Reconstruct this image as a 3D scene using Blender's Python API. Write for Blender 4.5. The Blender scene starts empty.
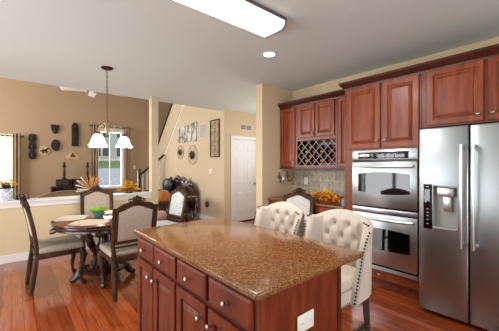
import bpy, bmesh, math, random
from mathutils import Vector, Matrix
random.seed(7)
PI = math.pi
S = bpy.context.scene
C = S.collection

# ------------------------------------------------------------------ camera
cam_d = bpy.data.cameras.new('camera')
cam = bpy.data.objects.new('camera', cam_d)
C.objects.link(cam)
cam.location = (0, 0, 1.41)
cam.rotation_euler = (PI/2, 0, math.radians(-40.3))
cam_d.sensor_width = 36
cam_d.lens = 36*280/499
cam_d.clip_start = 0.02
S.camera = cam
# ------------------------------------------------------------------ world
W = bpy.data.worlds.new('sky'); S.world = W
W.use_nodes = True
bg = W.node_tree.nodes['Background']
bg.inputs['Color'].default_value = (0.86, 0.92, 1.0, 1)
bg.inputs['Strength'].default_value = 1.05
# ------------------------------------------------------------------ daylight at the windows, and added fill lamps
def area(name, loc, rot, sx, sy, power, color=(1, 1, 1), spread=180):
    l = bpy.data.lights.new(name, 'AREA')
    l.shape = 'RECTANGLE'; l.size = sx; l.size_y = sy; l.energy = power; l.color = color
    l.spread = math.radians(spread)
    o = bpy.data.objects.new(name, l); C.objects.link(o)
    o.location = loc; o.rotation_euler = [math.radians(a) for a in rot]
    return o
COOL = (0.97, 0.98, 1.0)
area('patio_daylight', (-2.05, 2.9, 1.2), (90, 0, -90), 2.9, 2.2, 95, COOL)
area('rear_daylight', (0.9, -2.3, 1.4), (90, 0, 0), 3.2, 1.8, 85, COOL)
area('family_fill_light', (-3.25, 7.6, 2.6), (90, 0, -90), 2.6, 3.4, 340, (1, .98, .95))  # added to brighten the family room, behind an unseen side window
area('far_daylight_right', (2.37, 9.85, 1.6), (90, 0, 180), 0.7, 1.7, 45, COOL)
area('far_daylight_left', (-0.4, 9.85, 1.4), (90, 0, 180), 0.9, 1.7, 45, COOL)
area('hall_fill_light', (5.2, 4.3, 1.9), (90, 0, 90), 1.2, 1.2, 22, (.97, .98, 1))  # fill lamp added inside the hall; the end wall has no window
# ------------------------------------------------------------------ view
S.view_settings.view_transform = 'Standard'
S.view_settings.look = 'None'
S.view_settings.gamma = 1
S.view_settings.use_curve_mapping = False
S.view_settings.exposure = 0.0

# ================================================================== materials
def srgb(h):
    h = h.lstrip('#')
    c = [int(h[i:i+2], 16)/255 for i in (0, 2, 4)]
    return tuple((x/12.92 if x <= .04045 else ((x+.055)/1.055)**2.4) for x in c) + (1,)
def mat(name, col, rough=.5, metal=0, spec=.42, coat=0, coat_rough=.1):
    m = bpy.data.materials.new(name); m.use_nodes = True
    b = m.node_tree.nodes['Principled BSDF']
    b.inputs['Base Color'].default_value = srgb(col) if isinstance(col, str) else col
    b.inputs['Roughness'].default_value = rough
    b.inputs['Metallic'].default_value = metal
    b.inputs['Specular IOR Level'].default_value = spec
    b.inputs['Coat Weight'].default_value = coat
    b.inputs['Coat Roughness'].default_value = coat_rough
    return m
def N(m, t, **kw):
    n = m.node_tree.nodes.new(t)
    for k, v in kw.items():
        if k in n.inputs: n.inputs[k].default_value = v
        else: setattr(n, k, v)
    return n
def L(m, a, b): m.node_tree.links.new(a, b)
def coords(m, scale=(1, 1, 1), rot=(0, 0, 0)):
    tc = N(m, 'ShaderNodeTexCoord'); mp = N(m, 'ShaderNodeMapping')
    mp.inputs['Scale'].default_value = scale; mp.inputs['Rotation'].default_value = rot
    L(m, tc.outputs['Object'], mp.inputs['Vector']); return mp.outputs['Vector']
def ramp(m, fac, stops):
    r = N(m, 'ShaderNodeValToRGB'); e = r.color_ramp.elements
    while len(e) < len(stops): e.new(.5)
    for i, (p, c) in enumerate(stops):
        e[i].position = p; e[i].color = srgb(c) if isinstance(c, str) else c
    L(m, fac, r.inputs['Fac']); return r.outputs['Color']
def bsdf(m): return m.node_tree.nodes['Principled BSDF']
def bump(m, h, strength=.2, dist=.005):
    b = N(m, 'ShaderNodeBump', Strength=strength, Distance=dist)
    L(m, h, b.inputs['Height']); L(m, b.outputs['Normal'], bsdf(m).inputs['Normal'])
def noisy(name, stops, scale=8, stretch=(1, 1, 1), rough=.5, detail=4, bmp=0, **kw):
    m = mat(name, '#808080', rough, **kw)
    v = coords(m, stretch)
    n = N(m, 'ShaderNodeTexNoise', Scale=scale, Detail=detail, Roughness=.6)
    L(m, v, n.inputs['Vector'])
    L(m, ramp(m, n.outputs['Fac'], stops), bsdf(m).inputs['Base Color'])
    if bmp: bump(m, n.outputs['Fac'], bmp)
    return m

def paint(name, col):
    m = mat(name, col, .85)
    v = coords(m); n = N(m, 'ShaderNodeTexNoise', Scale=180, Detail=2)
    L(m, v, n.inputs['Vector']); bump(m, n.outputs['Fac'], .06, .002)
    return m
M = {}
M['wall_kitchen'] = paint('wall_paint_kitchen', '#dac3a0')
M['wall_hall'] = paint('wall_paint_hall', '#d2c0a2')
M['wall_family'] = paint('wall_paint_family', '#ae967a')
M['knee'] = paint('wall_paint_knee', '#d9c7a4')
M['ceiling'] = paint('ceiling_paint', '#dbe6e3')
M['wall_plain'] = paint('wall_paint_pale', '#c9cac8')
M['white'] = mat('white_trim_paint', '#e9e7e3', .4)
M['door_white'] = mat('white_door_paint', '#e6e8ec', .45)
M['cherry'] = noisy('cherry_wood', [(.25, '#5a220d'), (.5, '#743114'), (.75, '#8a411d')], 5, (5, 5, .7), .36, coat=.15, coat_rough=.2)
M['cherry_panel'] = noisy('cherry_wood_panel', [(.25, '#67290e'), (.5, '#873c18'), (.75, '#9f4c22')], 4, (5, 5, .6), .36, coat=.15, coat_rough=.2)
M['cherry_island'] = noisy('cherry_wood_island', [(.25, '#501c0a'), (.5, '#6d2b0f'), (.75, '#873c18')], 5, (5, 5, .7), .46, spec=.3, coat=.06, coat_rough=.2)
M['cherry_dark'] = noisy('cherry_wood_frame', [(.3, '#3a150b'), (.7, '#542112')], 5, (5, 5, .7), .38, coat=.1)
M['nickel'] = mat('brushed_nickel', '#aaa298', .3, 1)
M['chair_wood'] = noisy('weathered_carved_wood', [(.3, '#2a190f'), (.55, '#472f20'), (.8, '#664a36')], 14, (1, 1, .5), .5, bmp=.3, spec=.2)
M['walnut'] = noisy('dark_walnut', [(.3, '#24130c'), (.7, '#452417')], 12, (1, 1, .5), .25, bmp=.3, coat=.5)
M['fabric_grey'] = noisy('warm_grey_upholstery', [(.35, '#a89a8b'), (.65, '#b9ac9e')], 60, (1, 1, 1), .9, bmp=.2)
M['fabric_pale'] = noisy('pale_grey_upholstery', [(.35, '#c3beb8'), (.65, '#d2cdc6')], 50, (1, 1, 1), .85, bmp=.2)
M['fabric_blue'] = noisy('pale_blue_brocade', [(.35, '#aab4b6'), (.6, '#d2d6d4')], 22, (1, 1, 1), .7, bmp=.2)
M['linen'] = noisy('cream_linen', [(.35, '#c4b6a8'), (.65, '#d0c3b5')], 160, (1, 1, 1), .92, bmp=.15)
M['espresso'] = mat('espresso_wood', '#2a1a14', .35, coat=.3)
M['bronze'] = mat('antique_bronze', '#54402f', .35, .9)
M['brass_pale'] = mat('pale_antique_brass', '#a8946c', .4, .8)
M['black'] = mat('black_plastic', '#0b0b0c', .25)
M['black_glass'] = mat('black_glass', '#050506', .04, 0, .6, 1, .02)
M['rubber'] = mat('dark_rubber', '#161616', .7)
M['plastic_white'] = mat('white_plastic', '#e8e4dc', .4)
M['art_black'] = noisy('carved_black_wood', [(.3, '#120d0b'), (.7, '#2b201a')], 20, (1, 1, 1), .5, bmp=.5)
M['gold'] = mat('gilded_plaque', '#cdb088', .6, .1)

def steel(name, col, rough, scale):
    m = mat(name, col, rough, 1)
    v = coords(m, scale); n = N(m, 'ShaderNodeTexNoise', Scale=30, Detail=3)
    L(m, v, n.inputs['Vector'])
    mr = N(m, 'ShaderNodeMapRange'); mr.inputs['To Min'].default_value = rough-.06; mr.inputs['To Max'].default_value = rough+.08
    L(m, n.outputs['Fac'], mr.inputs['Value']); L(m, mr.outputs['Result'], bsdf(m).inputs['Roughness'])
    return m
M['steel'] = steel('brushed_stainless_steel', '#a8aeb0', .36, (1, 1, 25))
M['steel_h'] = steel('brushed_stainless_oven', '#c2c8ca', .3, (1, 1, 25))
M['chrome'] = mat('polished_handle_steel', '#dcdedd', .32, 1)

# granite
def granite():
    m = mat('brown_speckled_granite', '#9a6a48', .14, 0, .32)
    v = coords(m)
    a = N(m, 'ShaderNodeTexVoronoi', Scale=250.0); L(m, v, a.inputs['Vector'])
    b = N(m, 'ShaderNodeTexNoise', Scale=110.0, Detail=5, Roughness=.7); L(m, v, b.inputs['Vector'])
    c1 = ramp(m, a.outputs['Color'], [(.0, '#241510'), (.3, '#66401f'), (.6, '#87552e'), (1, '#b5824f')])
    c2 = ramp(m, b.outputs['Fac'], [(.38, '#1a0f0a'), (.45, '#6e4424'), (.56, '#8e5c34'), (.66, '#d4ae82')])
    mx = N(m, 'ShaderNodeMix', data_type='RGBA'); mx.inputs[0].default_value = .55
    L(m, c1, mx.inputs[6]); L(m, c2, mx.inputs[7]); L(m, mx.outputs[2], bsdf(m).inputs['Base Color'])
    return m
M['granite'] = granite()
# floor: cherry planks along Y
def floor_mat():
    m = mat('cherry_plank_floor', '#7a3a22', .2, 0, .5, .5, .1)
    v = coords(m, (1, 1, 1), (0, 0, PI/2))
    br = N(m, 'ShaderNodeTexBrick', Scale=1.0)
    br.offset = .37; br.offset_frequency = 1
    for k, val in (('Brick Width', 1.1), ('Row Height', .083), ('Mortar Size', .0016), ('Mortar Smooth', .1), ('Bias', 0.0)):
        br.inputs[k].default_value = val
    br.inputs['Color1'].default_value = srgb('#853816'); br.inputs['Color2'].default_value = srgb('#b0562a'); br.inputs['Mortar'].default_value = srgb('#32130b')
    L(m, v, br.inputs['Vector'])
    n = N(m, 'ShaderNodeTexNoise', Scale=5.0, Detail=5, Roughness=.55)
    v2 = coords(m, (9, .5, 1)); L(m, v2, n.inputs['Vector'])
    g = ramp(m, n.outputs['Fac'], [(.3, '#a08070'), (.55, '#ffffff'), (.8, '#ffe8d8')])
    mx = N(m, 'ShaderNodeMix', data_type='RGBA', blend_type='MULTIPLY'); mx.inputs[0].default_value = .6
    L(m, br.outputs['Color'], mx.inputs[6]); L(m, g, mx.inputs[7]); L(m, mx.outputs[2], bsdf(m).inputs['Base Color'])
    bump(m, br.outputs['Fac'], -.25, .002)
    return m
M['floor'] = floor_mat()
def tile_mat():
    m = mat('travertine_tile', '#b9ab97', .4)
    tc = N(m, 'ShaderNodeTexCoord'); sp = N(m, 'ShaderNodeSeparateXYZ'); cb = N(m, 'ShaderNodeCombineXYZ')
    L(m, tc.outputs['Object'], sp.inputs[0]); L(m, sp.outputs['Y'], cb.inputs['X']); L(m, sp.outputs['Z'], cb.inputs['Y'])
    br = N(m, 'ShaderNodeTexBrick', Scale=1.0); br.offset = 0
    for k, val in (('Brick Width', .13), ('Row Height', .13), ('Mortar Size', .004)): br.inputs[k].default_value = val
    br.inputs['Color1'].default_value = srgb('#a99e8d'); br.inputs['Color2'].default_value = srgb('#c4b7a2'); br.inputs['Mortar'].default_value = srgb('#d8cfbf')
    L(m, cb.outputs[0], br.inputs['Vector'])
    n = N(m, 'ShaderNodeTexNoise', Scale=18.0, Detail=6); L(m, tc.outputs['Object'], n.inputs['Vector'])
    g = ramp(m, n.outputs['Fac'], [(.3, '#b0a595'), (.7, '#ffffff')])
    mx = N(m, 'ShaderNodeMix', data_type='RGBA', blend_type='MULTIPLY'); mx.inputs[0].default_value = .7
    L(m, br.outputs['Color'], mx.inputs[6]); L(m, g, mx.inputs[7]); L(m, mx.outputs[2], bsdf(m).inputs['Base Color'])
    bump(m, br.outputs['Fac'], -.3, .003)
    return m
M['tile'] = tile_mat()
M['mosaic'] = noisy('mosaic_border', [(.4, '#8d8270'), (.5, '#c4b79f'), (.6, '#756a5b')], 60, (1, 1, 1), .4)
def emit(name, col, strength, base='#f4f2ee'):
    m = mat(name, base, .5); b = bsdf(m)
    b.inputs['Emission Color'].default_value = srgb(col); b.inputs['Emission Strength'].default_value = strength
    return m
M['lens'] = emit('lit_acrylic_lens', '#fff8ee', 2.4)
M['can_lens'] = emit('lit_downlight', '#fff6e8', 6.0)
M['shade'] = emit('lit_frosted_glass', '#fff6ea', .75, '#e8e4dc')
def pane_mat():
    m = bpy.data.materials.new('window_glass'); m.use_nodes = True
    nt = m.node_tree; nt.nodes.clear()
    o = nt.nodes.new('ShaderNodeOutputMaterial'); mx = nt.nodes.new('ShaderNodeMixShader')
    t = nt.nodes.new('ShaderNodeBsdfTransparent'); g = nt.nodes.new('ShaderNodeBsdfGlossy'); g.inputs['Roughness'].default_value = .0
    mx.inputs[0].default_value = .03
    nt.links.new(t.outputs[0], mx.inputs[1]); nt.links.new(g.outputs[0], mx.inputs[2]); nt.links.new(mx.outputs[0], o.inputs[0])
    return m
M['pane'] = pane_mat()
def sheer():
    m = bpy.data.materials.new('sheer_curtain'); m.use_nodes = True
    nt = m.node_tree; b = nt.nodes['Principled BSDF']; o = nt.nodes['Material Output']
    b.inputs['Base Color'].default_value = srgb('#d9d6bf'); b.inputs['Roughness'].default_value = .9
    t = nt.nodes.new('ShaderNodeBsdfTranslucent'); t.inputs[0].default_value = srgb('#e6e2c8')
    tr = nt.nodes.new('ShaderNodeBsdfTransparent'); a = nt.nodes.new('ShaderNodeMixShader'); c = nt.nodes.new('ShaderNodeMixShader')
    a.inputs[0].default_value = .6; c.inputs[0].default_value = .25
    nt.links.new(b.outputs[0], a.inputs[1]); nt.links.new(t.outputs[0], a.inputs[2])
    nt.links.new(a.outputs[0], c.inputs[1]); nt.links.new(tr.outputs[0], c.inputs[2]); nt.links.new(c.outputs[0], o.inputs[0])
    return m
M['sheer'] = sheer()
M['drape'] = noisy('taupe_drape', [(.3, '#8d7660'), (.7, '#a58d75')], 12, (6, 1, .3), .85)
M['grille'] = mat('grille_white', '#d9d4c9', .5)
M['slot'] = mat('grille_shadow_gap', '#4c4a48', .8)
M['leaf_green'] = mat('bright_green_leaves', '#a5cf4a', .6)
M['pot_teal'] = mat('teal_glazed_pot', '#4f8a86', .2, coat=.6)
M['yellow'] = mat('yellow_petals', '#f0bb2e', .7)
M['orange'] = mat('orange_leaves', '#e88a2a', .7)
M['rust'] = mat('rust_leaves', '#9a4a1e', .7)
M['wheat'] = mat('dried_wheat', '#c98f56', .8)
M['pale'] = mat('pale_dried_plume', '#e6dccb', .8)
M['porcelain'] = mat('blue_white_porcelain', '#b9bdd6', .15, coat=.5)
M['placemat'] = noisy('beige_placemat', [(.35, '#b9ab98'), (.65, '#cdc1b0')], 90, (1, 1, 1), .9)
M['sofa_tan'] = noisy('olive_tan_upholstery', [(.3, '#8a7656'), (.7, '#a59070')], 10, (1, 1, 1), .85)
M['sofa_blue'] = noisy('midnight_blue_velvet', [(.3, '#171b27'), (.7, '#323a50')], 9, (1, 1, 1), .4)
M['honey'] = noisy('honey_wicker', [(.4, '#a9672c'), (.6, '#cf8b45')], 60, (1, 1, 3), .6, bmp=.5)
M['candle'] = mat('ivory_candle', '#efe4cf', .6)
M['grass'] = noisy('lawn', [(.3, '#5c7c42'), (.7, '#7f9c5c')], 3, (1, 1, 1), .95)
M['concrete'] = noisy('pale_concrete', [(.3, '#b4b8c0'), (.7, '#cdd0d6')], 2, (1, 1, 1), .9)
M['siding'] = mat('pale_siding', '#d5d6d4', .8)
M['roof'] = mat('grey_shingle', '#77767a', .9)
M['dark_pane'] = mat('dark_window', '#4a5158', .2)

# ================================================================== geometry
class MB:
    def __init__(s): s.bm = bmesh.new()
    def _add(s, verts, faces):
        vs = [s.bm.verts.new(v) for v in verts]
        out = []
        for f in faces:
            try: out.append(s.bm.faces.new([vs[i] for i in f]))
            except ValueError: pass
        return vs, out
    def box(s, x0, x1, y0, y1, z0, z1, bev=0, seg=2, mtx=None):
        t = bmesh.new()
        bmesh.ops.create_cube(t, size=1)
        for v in t.verts:
            v.co = Vector(((x0+x1)/2+v.co.x*(x1-x0), (y0+y1)/2+v.co.y*(y1-y0), (z0+z1)/2+v.co.z*(z1-z0)))
        if bev: bmesh.ops.bevel(t, geom=t.edges[:], offset=bev, segments=seg, affect='EDGES', profile=.5)
        s._merge(t, mtx); return s
    def _merge(s, t, mtx=None):
        if mtx is not None: bmesh.ops.transform(t, matrix=mtx, verts=t.verts)
        me = bpy.data.meshes.new('tmp'); t.to_mesh(me); t.free(); s.bm.from_mesh(me); bpy.data.meshes.remove(me)
    def tube(s, pts, r, seg=8, cap=True, flat=1.0):
        pts = [Vector(p) for p in pts]
        if not hasattr(r, '__len__'): r = [r]*len(pts)
        rings = []; n = len(pts); up = None
        for i, p in enumerate(pts):
            d = (pts[min(i+1, n-1)]-pts[max(i-1, 0)]).normalized()
            if up is None:
                up = Vector((0, 0, 1)) if abs(d.z) < .9 else Vector((1, 0, 0))
            a = d.cross(up)
            if a.length < 1e-4: a = d.orthogonal()
            a.normalize(); b = a.cross(d).normalized(); up = b
            rings.append([s.bm.verts.new(p+(a*math.cos(2*PI*k/seg)+b*math.sin(2*PI*k/seg)*flat)*r[i]) for k in range(seg)])
        for i in range(n-1):
            for k in range(seg):
                s.bm.faces.new((rings[i][k], rings[i][(k+1) % seg], rings[i+1][(k+1) % seg], rings[i+1][k]))
        if cap:
            s.bm.faces.new(rings[0][::-1]); s.bm.faces.new(rings[-1])
        return s
    def lathe(s, prof, seg=24, c=(0, 0, 0), axis='z', sx=1, sy=1):
        c = Vector(c); rings = []
        def P(r, h, a):
            x, y = r*math.cos(a)*sx, r*math.sin(a)*sy
            return {'z': Vector((x, y, h)), 'x': Vector((h, x, y)), 'y': Vector((x, h, y))}[axis]+c
        for r, h in prof:
            if r < 1e-5: rings.append([s.bm.verts.new(P(0, h, 0))])
            else: rings.append([s.bm.verts.new(P(r, h, 2*PI*k/seg)) for k in range(seg)])
        for a, b in zip(rings, rings[1:]):
            for k in range(seg):
                k2 = (k+1) % seg
                if len(a) == 1 and len(b) == 1: continue
                if len(a) == 1: f = (a[0], b[k], b[k2])
                elif len(b) == 1: f = (a[k], a[k2], b[0])
                else: f = (a[k], a[k2], b[k2], b[k])
                s.bm.faces.new(f)
        return s
    def ball(s, c, r, seg=10, sc=(1, 1, 1)):
        t = bmesh.new(); bmesh.ops.create_uvsphere(t, u_segments=seg, v_segments=max(5, seg//2+1), radius=r)
        s._merge(t, Matrix.Translation(c) @ Matrix.Diagonal((*sc, 1))); return s
    def prism(s, poly, d0, d1, plane='xz', bev=0, mtx=None):
        # poly in two coordinates, extruded along the third from d0 to d1
        t = bmesh.new()
        def P(a, b, d): return {'xz': (a, d, b), 'yz': (d, a, b), 'xy': (a, b, d)}[plane]
        A = [t.verts.new(P(a, b, d0)) for a, b in poly]; B = [t.verts.new(P(a, b, d1)) for a, b in poly]
        n = len(poly)
        t.faces.new(A); t.faces.new(B[::-1])
        for i in range(n): t.faces.new((A[i], B[i], B[(i+1) % n], A[(i+1) % n]))
        bmesh.ops.recalc_face_normals(t, faces=t.faces)
        if bev:
            es = [e for e in t.edges if len(e.link_faces) == 2 and (len(e.link_faces[0].verts) > 4 or len(e.link_faces[1].verts) > 4)]
            bmesh.ops.bevel(t, geom=es, offset=bev, segments=2, affect='EDGES')
        s._merge(t, mtx); return s
    def rings(s, w, h, prof, x0=0, z0=0, y=0):
        # nested rectangles: (inset, projection towards -y); closed at the back at y
        prev = None; first = None
        for ins, pr in prof:
            cs = [(x0+ins, z0+ins), (x0+w-ins, z0+ins), (x0+w-ins, z0+h-ins), (x0+ins, z0+h-ins)]
            r = [s.bm.verts.new((a, y-pr, b)) for a, b in cs]
            if prev:
                for i in range(4): s.bm.faces.new((prev[i], prev[(i+1) % 4], r[(i+1) % 4], r[i]))
            else: first = r
            prev = r
        s.bm.faces.new(prev); s.bm.faces.new(first[::-1]); return s
    def leaf(s, p, d, ln, w, up=Vector((0, 0, 1))):
        p = Vector(p); d = Vector(d).normalized(); a = d.cross(up)
        if a.length < .01: a = d.orthogonal()
        a.normalize(); n = a.cross(d)
        v = [p, p+d*ln*.5+a*w/2+n*ln*.06, p+d*ln, p+d*ln*.5-a*w/2+n*ln*.06, p+d*ln*.5-n*ln*.08]
        s._add(v, [(0, 1, 4), (1, 2, 4), (2, 3, 4), (3, 0, 4)]); return s
    def xf(s, mtx): bmesh.ops.transform(s.bm, matrix=mtx, verts=s.bm.verts); return s
    def warp(s, fn):
        for v in s.bm.verts: v.co = Vector(fn(v.co))
        return s
    def build(s, name, m, parent=None, smooth=True, ang=40):
        bmesh.ops.recalc_face_normals(s.bm, faces=s.bm.faces)
        me = bpy.data.meshes.new(name); s.bm.to_mesh(me); s.bm.free()
        me.materials.append(M[m] if isinstance(m, str) else m)
        if smooth:
            me.polygons.foreach_set('use_smooth', [True]*len(me.polygons))
            me.set_sharp_from_angle(angle=math.radians(ang))
        o = bpy.data.objects.new(name, me); C.objects.link(o)
        if parent: o.parent = parent
        return o
def tag(o, label, cat, group=None, kind=None):
    o['label'] = label; o['category'] = cat
    if group: o['group'] = group
    if kind: o['kind'] = kind
    return o
def thing(name, label, cat, loc=(0, 0, 0), rz=0, group=None):
    o = bpy.data.objects.new(name, None); C.objects.link(o)
    o.location = loc; o.rotation_euler = (0, 0, math.radians(rz)); o.empty_display_size = .1
    return tag(o, label, cat, group)
def struct(name, mb, m, parent=None, smooth=False):
    o = mb.build(name, m, parent, smooth=smooth)
    if parent is None: o['kind'] = 'structure'
    return o
def setting(name, loc=(0, 0, 0)):
    o = bpy.data.objects.new(name, None); C.objects.link(o); o.location = loc; o['kind'] = 'structure'; return o
def kids(o): return [c for c in bpy.data.objects if c.parent == o]
def dup(root, loc, rz, label, group=None):
    def cp(o, par):
        c = o.copy(); C.objects.link(c)
        if par: c.parent = par
        for k in kids(o): cp(k, c)
        return c
    r = cp(root, None); r.location = loc; r.rotation_euler = (0, 0, math.radians(rz)); r['label'] = label
    if group: r['group'] = group
    return r

# ================================================================== the room
CE = 2.74
KX = 3.84      # plane behind the cabinets, also the picture side of the hall
struct('floor', MB().box(-3.1, 5.3, -2.3, 9.7, -.1, 0), 'floor')
struct('ceiling', MB().box(-1.9, 5.3, -2.2, 5.65, CE, CE+.28), 'ceiling')
struct('wall_right', MB().box(KX, KX+.12, -2.2, 3.337, 0, CE), 'wall_kitchen')
struct('wall_stub', MB().box(3.10, 5.3, 3.337, 3.487, 0, CE), 'wall_kitchen')
struct('wall_hall_end', MB().box(5.3, 5.42, 3.337, 9.7, 0, 5.4), 'wall_hall')
# door wall with opening
dw = MB()
dw.box(KX, 4.09, 5.45, 5.57, 0, CE).box(4.89, 5.3, 5.45, 5.57, 0, CE).box(4.09, 4.89, 5.45, 5.57, 2.07, CE)
struct('wall_closet_front', dw, 'wall_hall')
# picture side: closes the stair flank, sloped top
pw = MB(); pw.prism([(5.57, 0), (9.6, 0), (9.6, .98), (9.41, 1.14), (7.56, 3.12), (5.57, 3.12)], KX, KX+.1, 'yz')
struct('wall_picture', pw, 'wall_hall')
struct('wall_far', (lambda b: [b.box(-3.1, -.95, 9.6, 9.72, 0, 5.4), b.box(-.95, .05, 9.6, 9.72, 0, .55), b.box(-.95, .05, 9.6, 9.72, 2.15, 5.4),
    b.box(.05, 1.99, 9.6, 9.72, 0, 5.4), b.box(1.99, 2.75, 9.6, 9.72, 0, .72), b.box(1.99, 2.75, 9.6, 9.72, 2.5, 5.4), b.box(2.75, 5.3, 9.6, 9.72, 0, 5.4)] and b)(MB()), 'wall_family')
struct('wall_family_left', (lambda b: [b.box(-3.22, -3.1, 5.45, 6.3, 0, 5.4), b.box(-3.22, -3.1, 8.9, 9.72, 0, 5.4), b.box(-3.22, -3.1, 6.3, 8.9, 0, .9), b.box(-3.22, -3.1, 6.3, 8.9, 4.3, 5.4)] and b)(MB()), 'wall_family')
struct('wall_family_upper', MB().box(-3.1, 5.3, 5.53, 5.65, CE+.28, 5.4), 'wall_family')
struct('wall_family_near', MB().box(-3.22, -1.8, 5.33, 5.45, 0, 5.4), 'wall_family')
struct('ceiling_family', MB().box(-3.22, 5.42, 5.33, 9.72, 5.4, 5.5), 'ceiling')
struct('wall_left', (lambda b: [b.box(-1.92, -1.8, -2.2, 1.4, 0, CE), b.box(-1.92, -1.8, 4.4, 5.45, 0, CE), b.box(-1.92, -1.8, 1.4, 4.4, 2.3, CE)] and b)(MB()), 'wall_plain')
struct('wall_rear', (lambda b: [b.box(-1.92, -.8, -2.2, -2.08, 0, CE), b.box(2.6, 3.96, -2.2, -2.08, 0, CE), b.box(-.8, 2.6, -2.2, -2.08, 0, .5), b.box(-.8, 2.6, -2.2, -2.08, 2.3, CE)] and b)(MB()), 'wall_plain')
# low dividing wall, its cap and the column
struct('wall_low_divider', MB().box(-1.8, 2.06, 5.35, 5.50, 0, .862), 'knee')
cap = MB(); cap.box(-1.8, 2.045, 5.31, 5.54, .862, .898, .006); cap.box(-1.8, 2.045, 5.335, 5.35, .79, .862, .004)
struct('trim_1', cap, 'white')
struct('trim_2', MB().box(2.06, 2.19, 5.35, 5.50, 0, CE, .004), 'wall_hall')   # slim column
def baseboard(name, x0, x1, y0, y1):
    b = MB(); b.box(x0, x1, y0, y1, 0, .115, .003)
    struct(name, b, 'white')
baseboard('baseboard_divider', -1.8, 2.04, 5.332, 5.35)
baseboard('baseboard_picture', KX-.018, KX, 5.45, 9.6)
baseboard('baseboard_far', -3.0, KX, 9.582, 9.6)
baseboard('baseboard_stub', 3.082, 3.10, 3.337, 3.487)
baseboard('baseboard_stub_hall', 3.10, 5.3, 3.487, 3.505)
baseboard('baseboard_closet_left', KX, 4.03, 5.432, 5.45)
# soft crown line of the picture side: landing edge above
struct('trim_3', MB().box(KX-.03, KX+.12, 5.57, 7.6, 3.12, 3.2), 'white')
# stairs behind the picture side
st = MB()
for i in range(13):
    y1 = 9.55-i*.165; z = .95+(i+1)*.177
    st.box(KX+.1, 5.3, y1-.19, y1, z-.177, z, 0)
struct('trim_4', st, 'wall_family')
sl = MB()
sl.tube([(KX+.02, 9.6, .99), (KX+.02, 9.41, 1.18), (KX+.02, 7.56, 3.16)], .045, 4)
struct('trim_5', sl, 'white')
rl = thing('stair_banister', 'dark wooden banister on a tan sloping parapet climbing beyond the column', 'banister', (KX+.02, 7.6, 3.1))
b = MB(); b.tube([(0, 1.9, -1.02), (0, .45, .53), (0, -.9, .62)], .032, 8); b.build('handrail', 'espresso', rl)
b = MB()
b.tube([(0, 1.83, -1.86), (0, -.03, .13), (0, -.9, .13)], .022, 6); b.build('base_rail', 'espresso', rl)
MB().prism([(1.88, -1.88), (1.88, -1.02), (.45, .51), (-.9, .6), (-.9, .13), (-.03, .13)], .0, .06, 'yz').build('parapet_panel', 'wall_hall', rl, smooth=False)
# lower flight: newel, rail
nw = thing('stair_newel_rail', 'short dark stair rail rising from a newel post behind the low wall', 'banister', (2.99, 8.8, 0))
b = MB(); b.box(-.04, .04, -.04, .04, 0, 1.22, .008); b.lathe([(.0, 1.22), (.045, 1.23), (.05, 1.26), (.03, 1.3), (0, 1.31)], 12); b.build('newel_post', 'espresso', nw)
b = MB(); b.tube([(0, 0, 1.1), (.35, 0, 1.37), (.8, 0, 1.75)], .035, 8); b.build('handrail', 'espresso', nw)
for i in range(5):
    MB().tube([(.12+i*.13, 0, .1+i*.1), (.12+i*.13, 0, 1.17+i*.105)], .014, 6).build('baluster', 'white', nw)

# ---- windows
def window(name, x0, x1, z0, z1, y, mull=1, rows=1):
    root = setting(name, (x0, y, z0)); w = x1-x0; h = z1-z0
    f = MB()
    t = .045
    f.box(0, w, -.02, .1, 0, t).box(0, w, -.02, .1, h-t, h).box(0, t, -.02, .1, t, h-t).box(w-t, w, -.02, .1, t, h-t)
    f.box(0, w, .03, .07, h/2-.025, h/2+.025)
    for i in range(mull): f.box(w*(i+1)/(mull+1)-.009, w*(i+1)/(mull+1)+.009, .04, .06, t, h-t)
    f.build('window_frame', 'white', root, smooth=False)
    g = MB(); g.box(t, w-t, .048, .052, t, h-t); g.build('window_pane', 'pane', root, smooth=False)
    c = MB(); c.box(-.08, w+.08, -.02, 0, h, h+.08).box(-.08, 0, -.02, 0, 0, h).box(w, w+.08, -.02, 0, 0, h); c.build('casing', 'white', root, smooth=False)
    s = MB(); s.box(-.1, w+.1, -.07, .01, -.04, 0, .005); s.build('window_sill', 'white', root)
    return root
window('window_1', -.95, .05, .55, 2.15, 9.6)
window('window_2', 1.99, 2.75, .72, 2.5, 9.6)
# patio door in the left wall and rear window; unseen family side window added to light its room
def wall_window_x(name, x, y0, y1, z0, z1, n):
    root = setting(name, (x, y0, z0)); w = y1-y0; h = z1-z0; f = MB(); t = .06
    f.box(-.06, .06, 0, w, 0, t).box(-.06, .06, 0, w, h-t, h).box(-.06, .06, 0, t, t, h-t).box(-.06, .06, w-t, w, t, h-t)
    for i in range(1, n): f.box(-.04, .04, w*i/n-.04, w*i/n+.04, t, h-t)
    f.build('window_frame', 'white', root, smooth=False)
    MB().box(-.003, .003, t, w-t, t, h-t).build('window_pane', 'pane', root, smooth=False)
wall_window_x('window_3', -1.86, 1.4, 4.4, 0, 2.3, 3)
wall_window_x('window_added', -3.16, 6.3, 8.9, .9, 4.3, 3)
root = setting('window_5', (-.8, -2.14, .5)); f = MB()
f.box(0, 3.4, -.05, .05, 0, .06).box(0, 3.4, -.05, .05, 1.74, 1.8)
for i in range(5): f.box(i*.84, i*.84+.04, -.05, .05, .06, 1.74)
f.build('window_frame', 'white', root, smooth=False); MB().box(.04, 3.36, -.003, .003, .06, 1.74).build('window_pane', 'pane', root, smooth=False)

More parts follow.
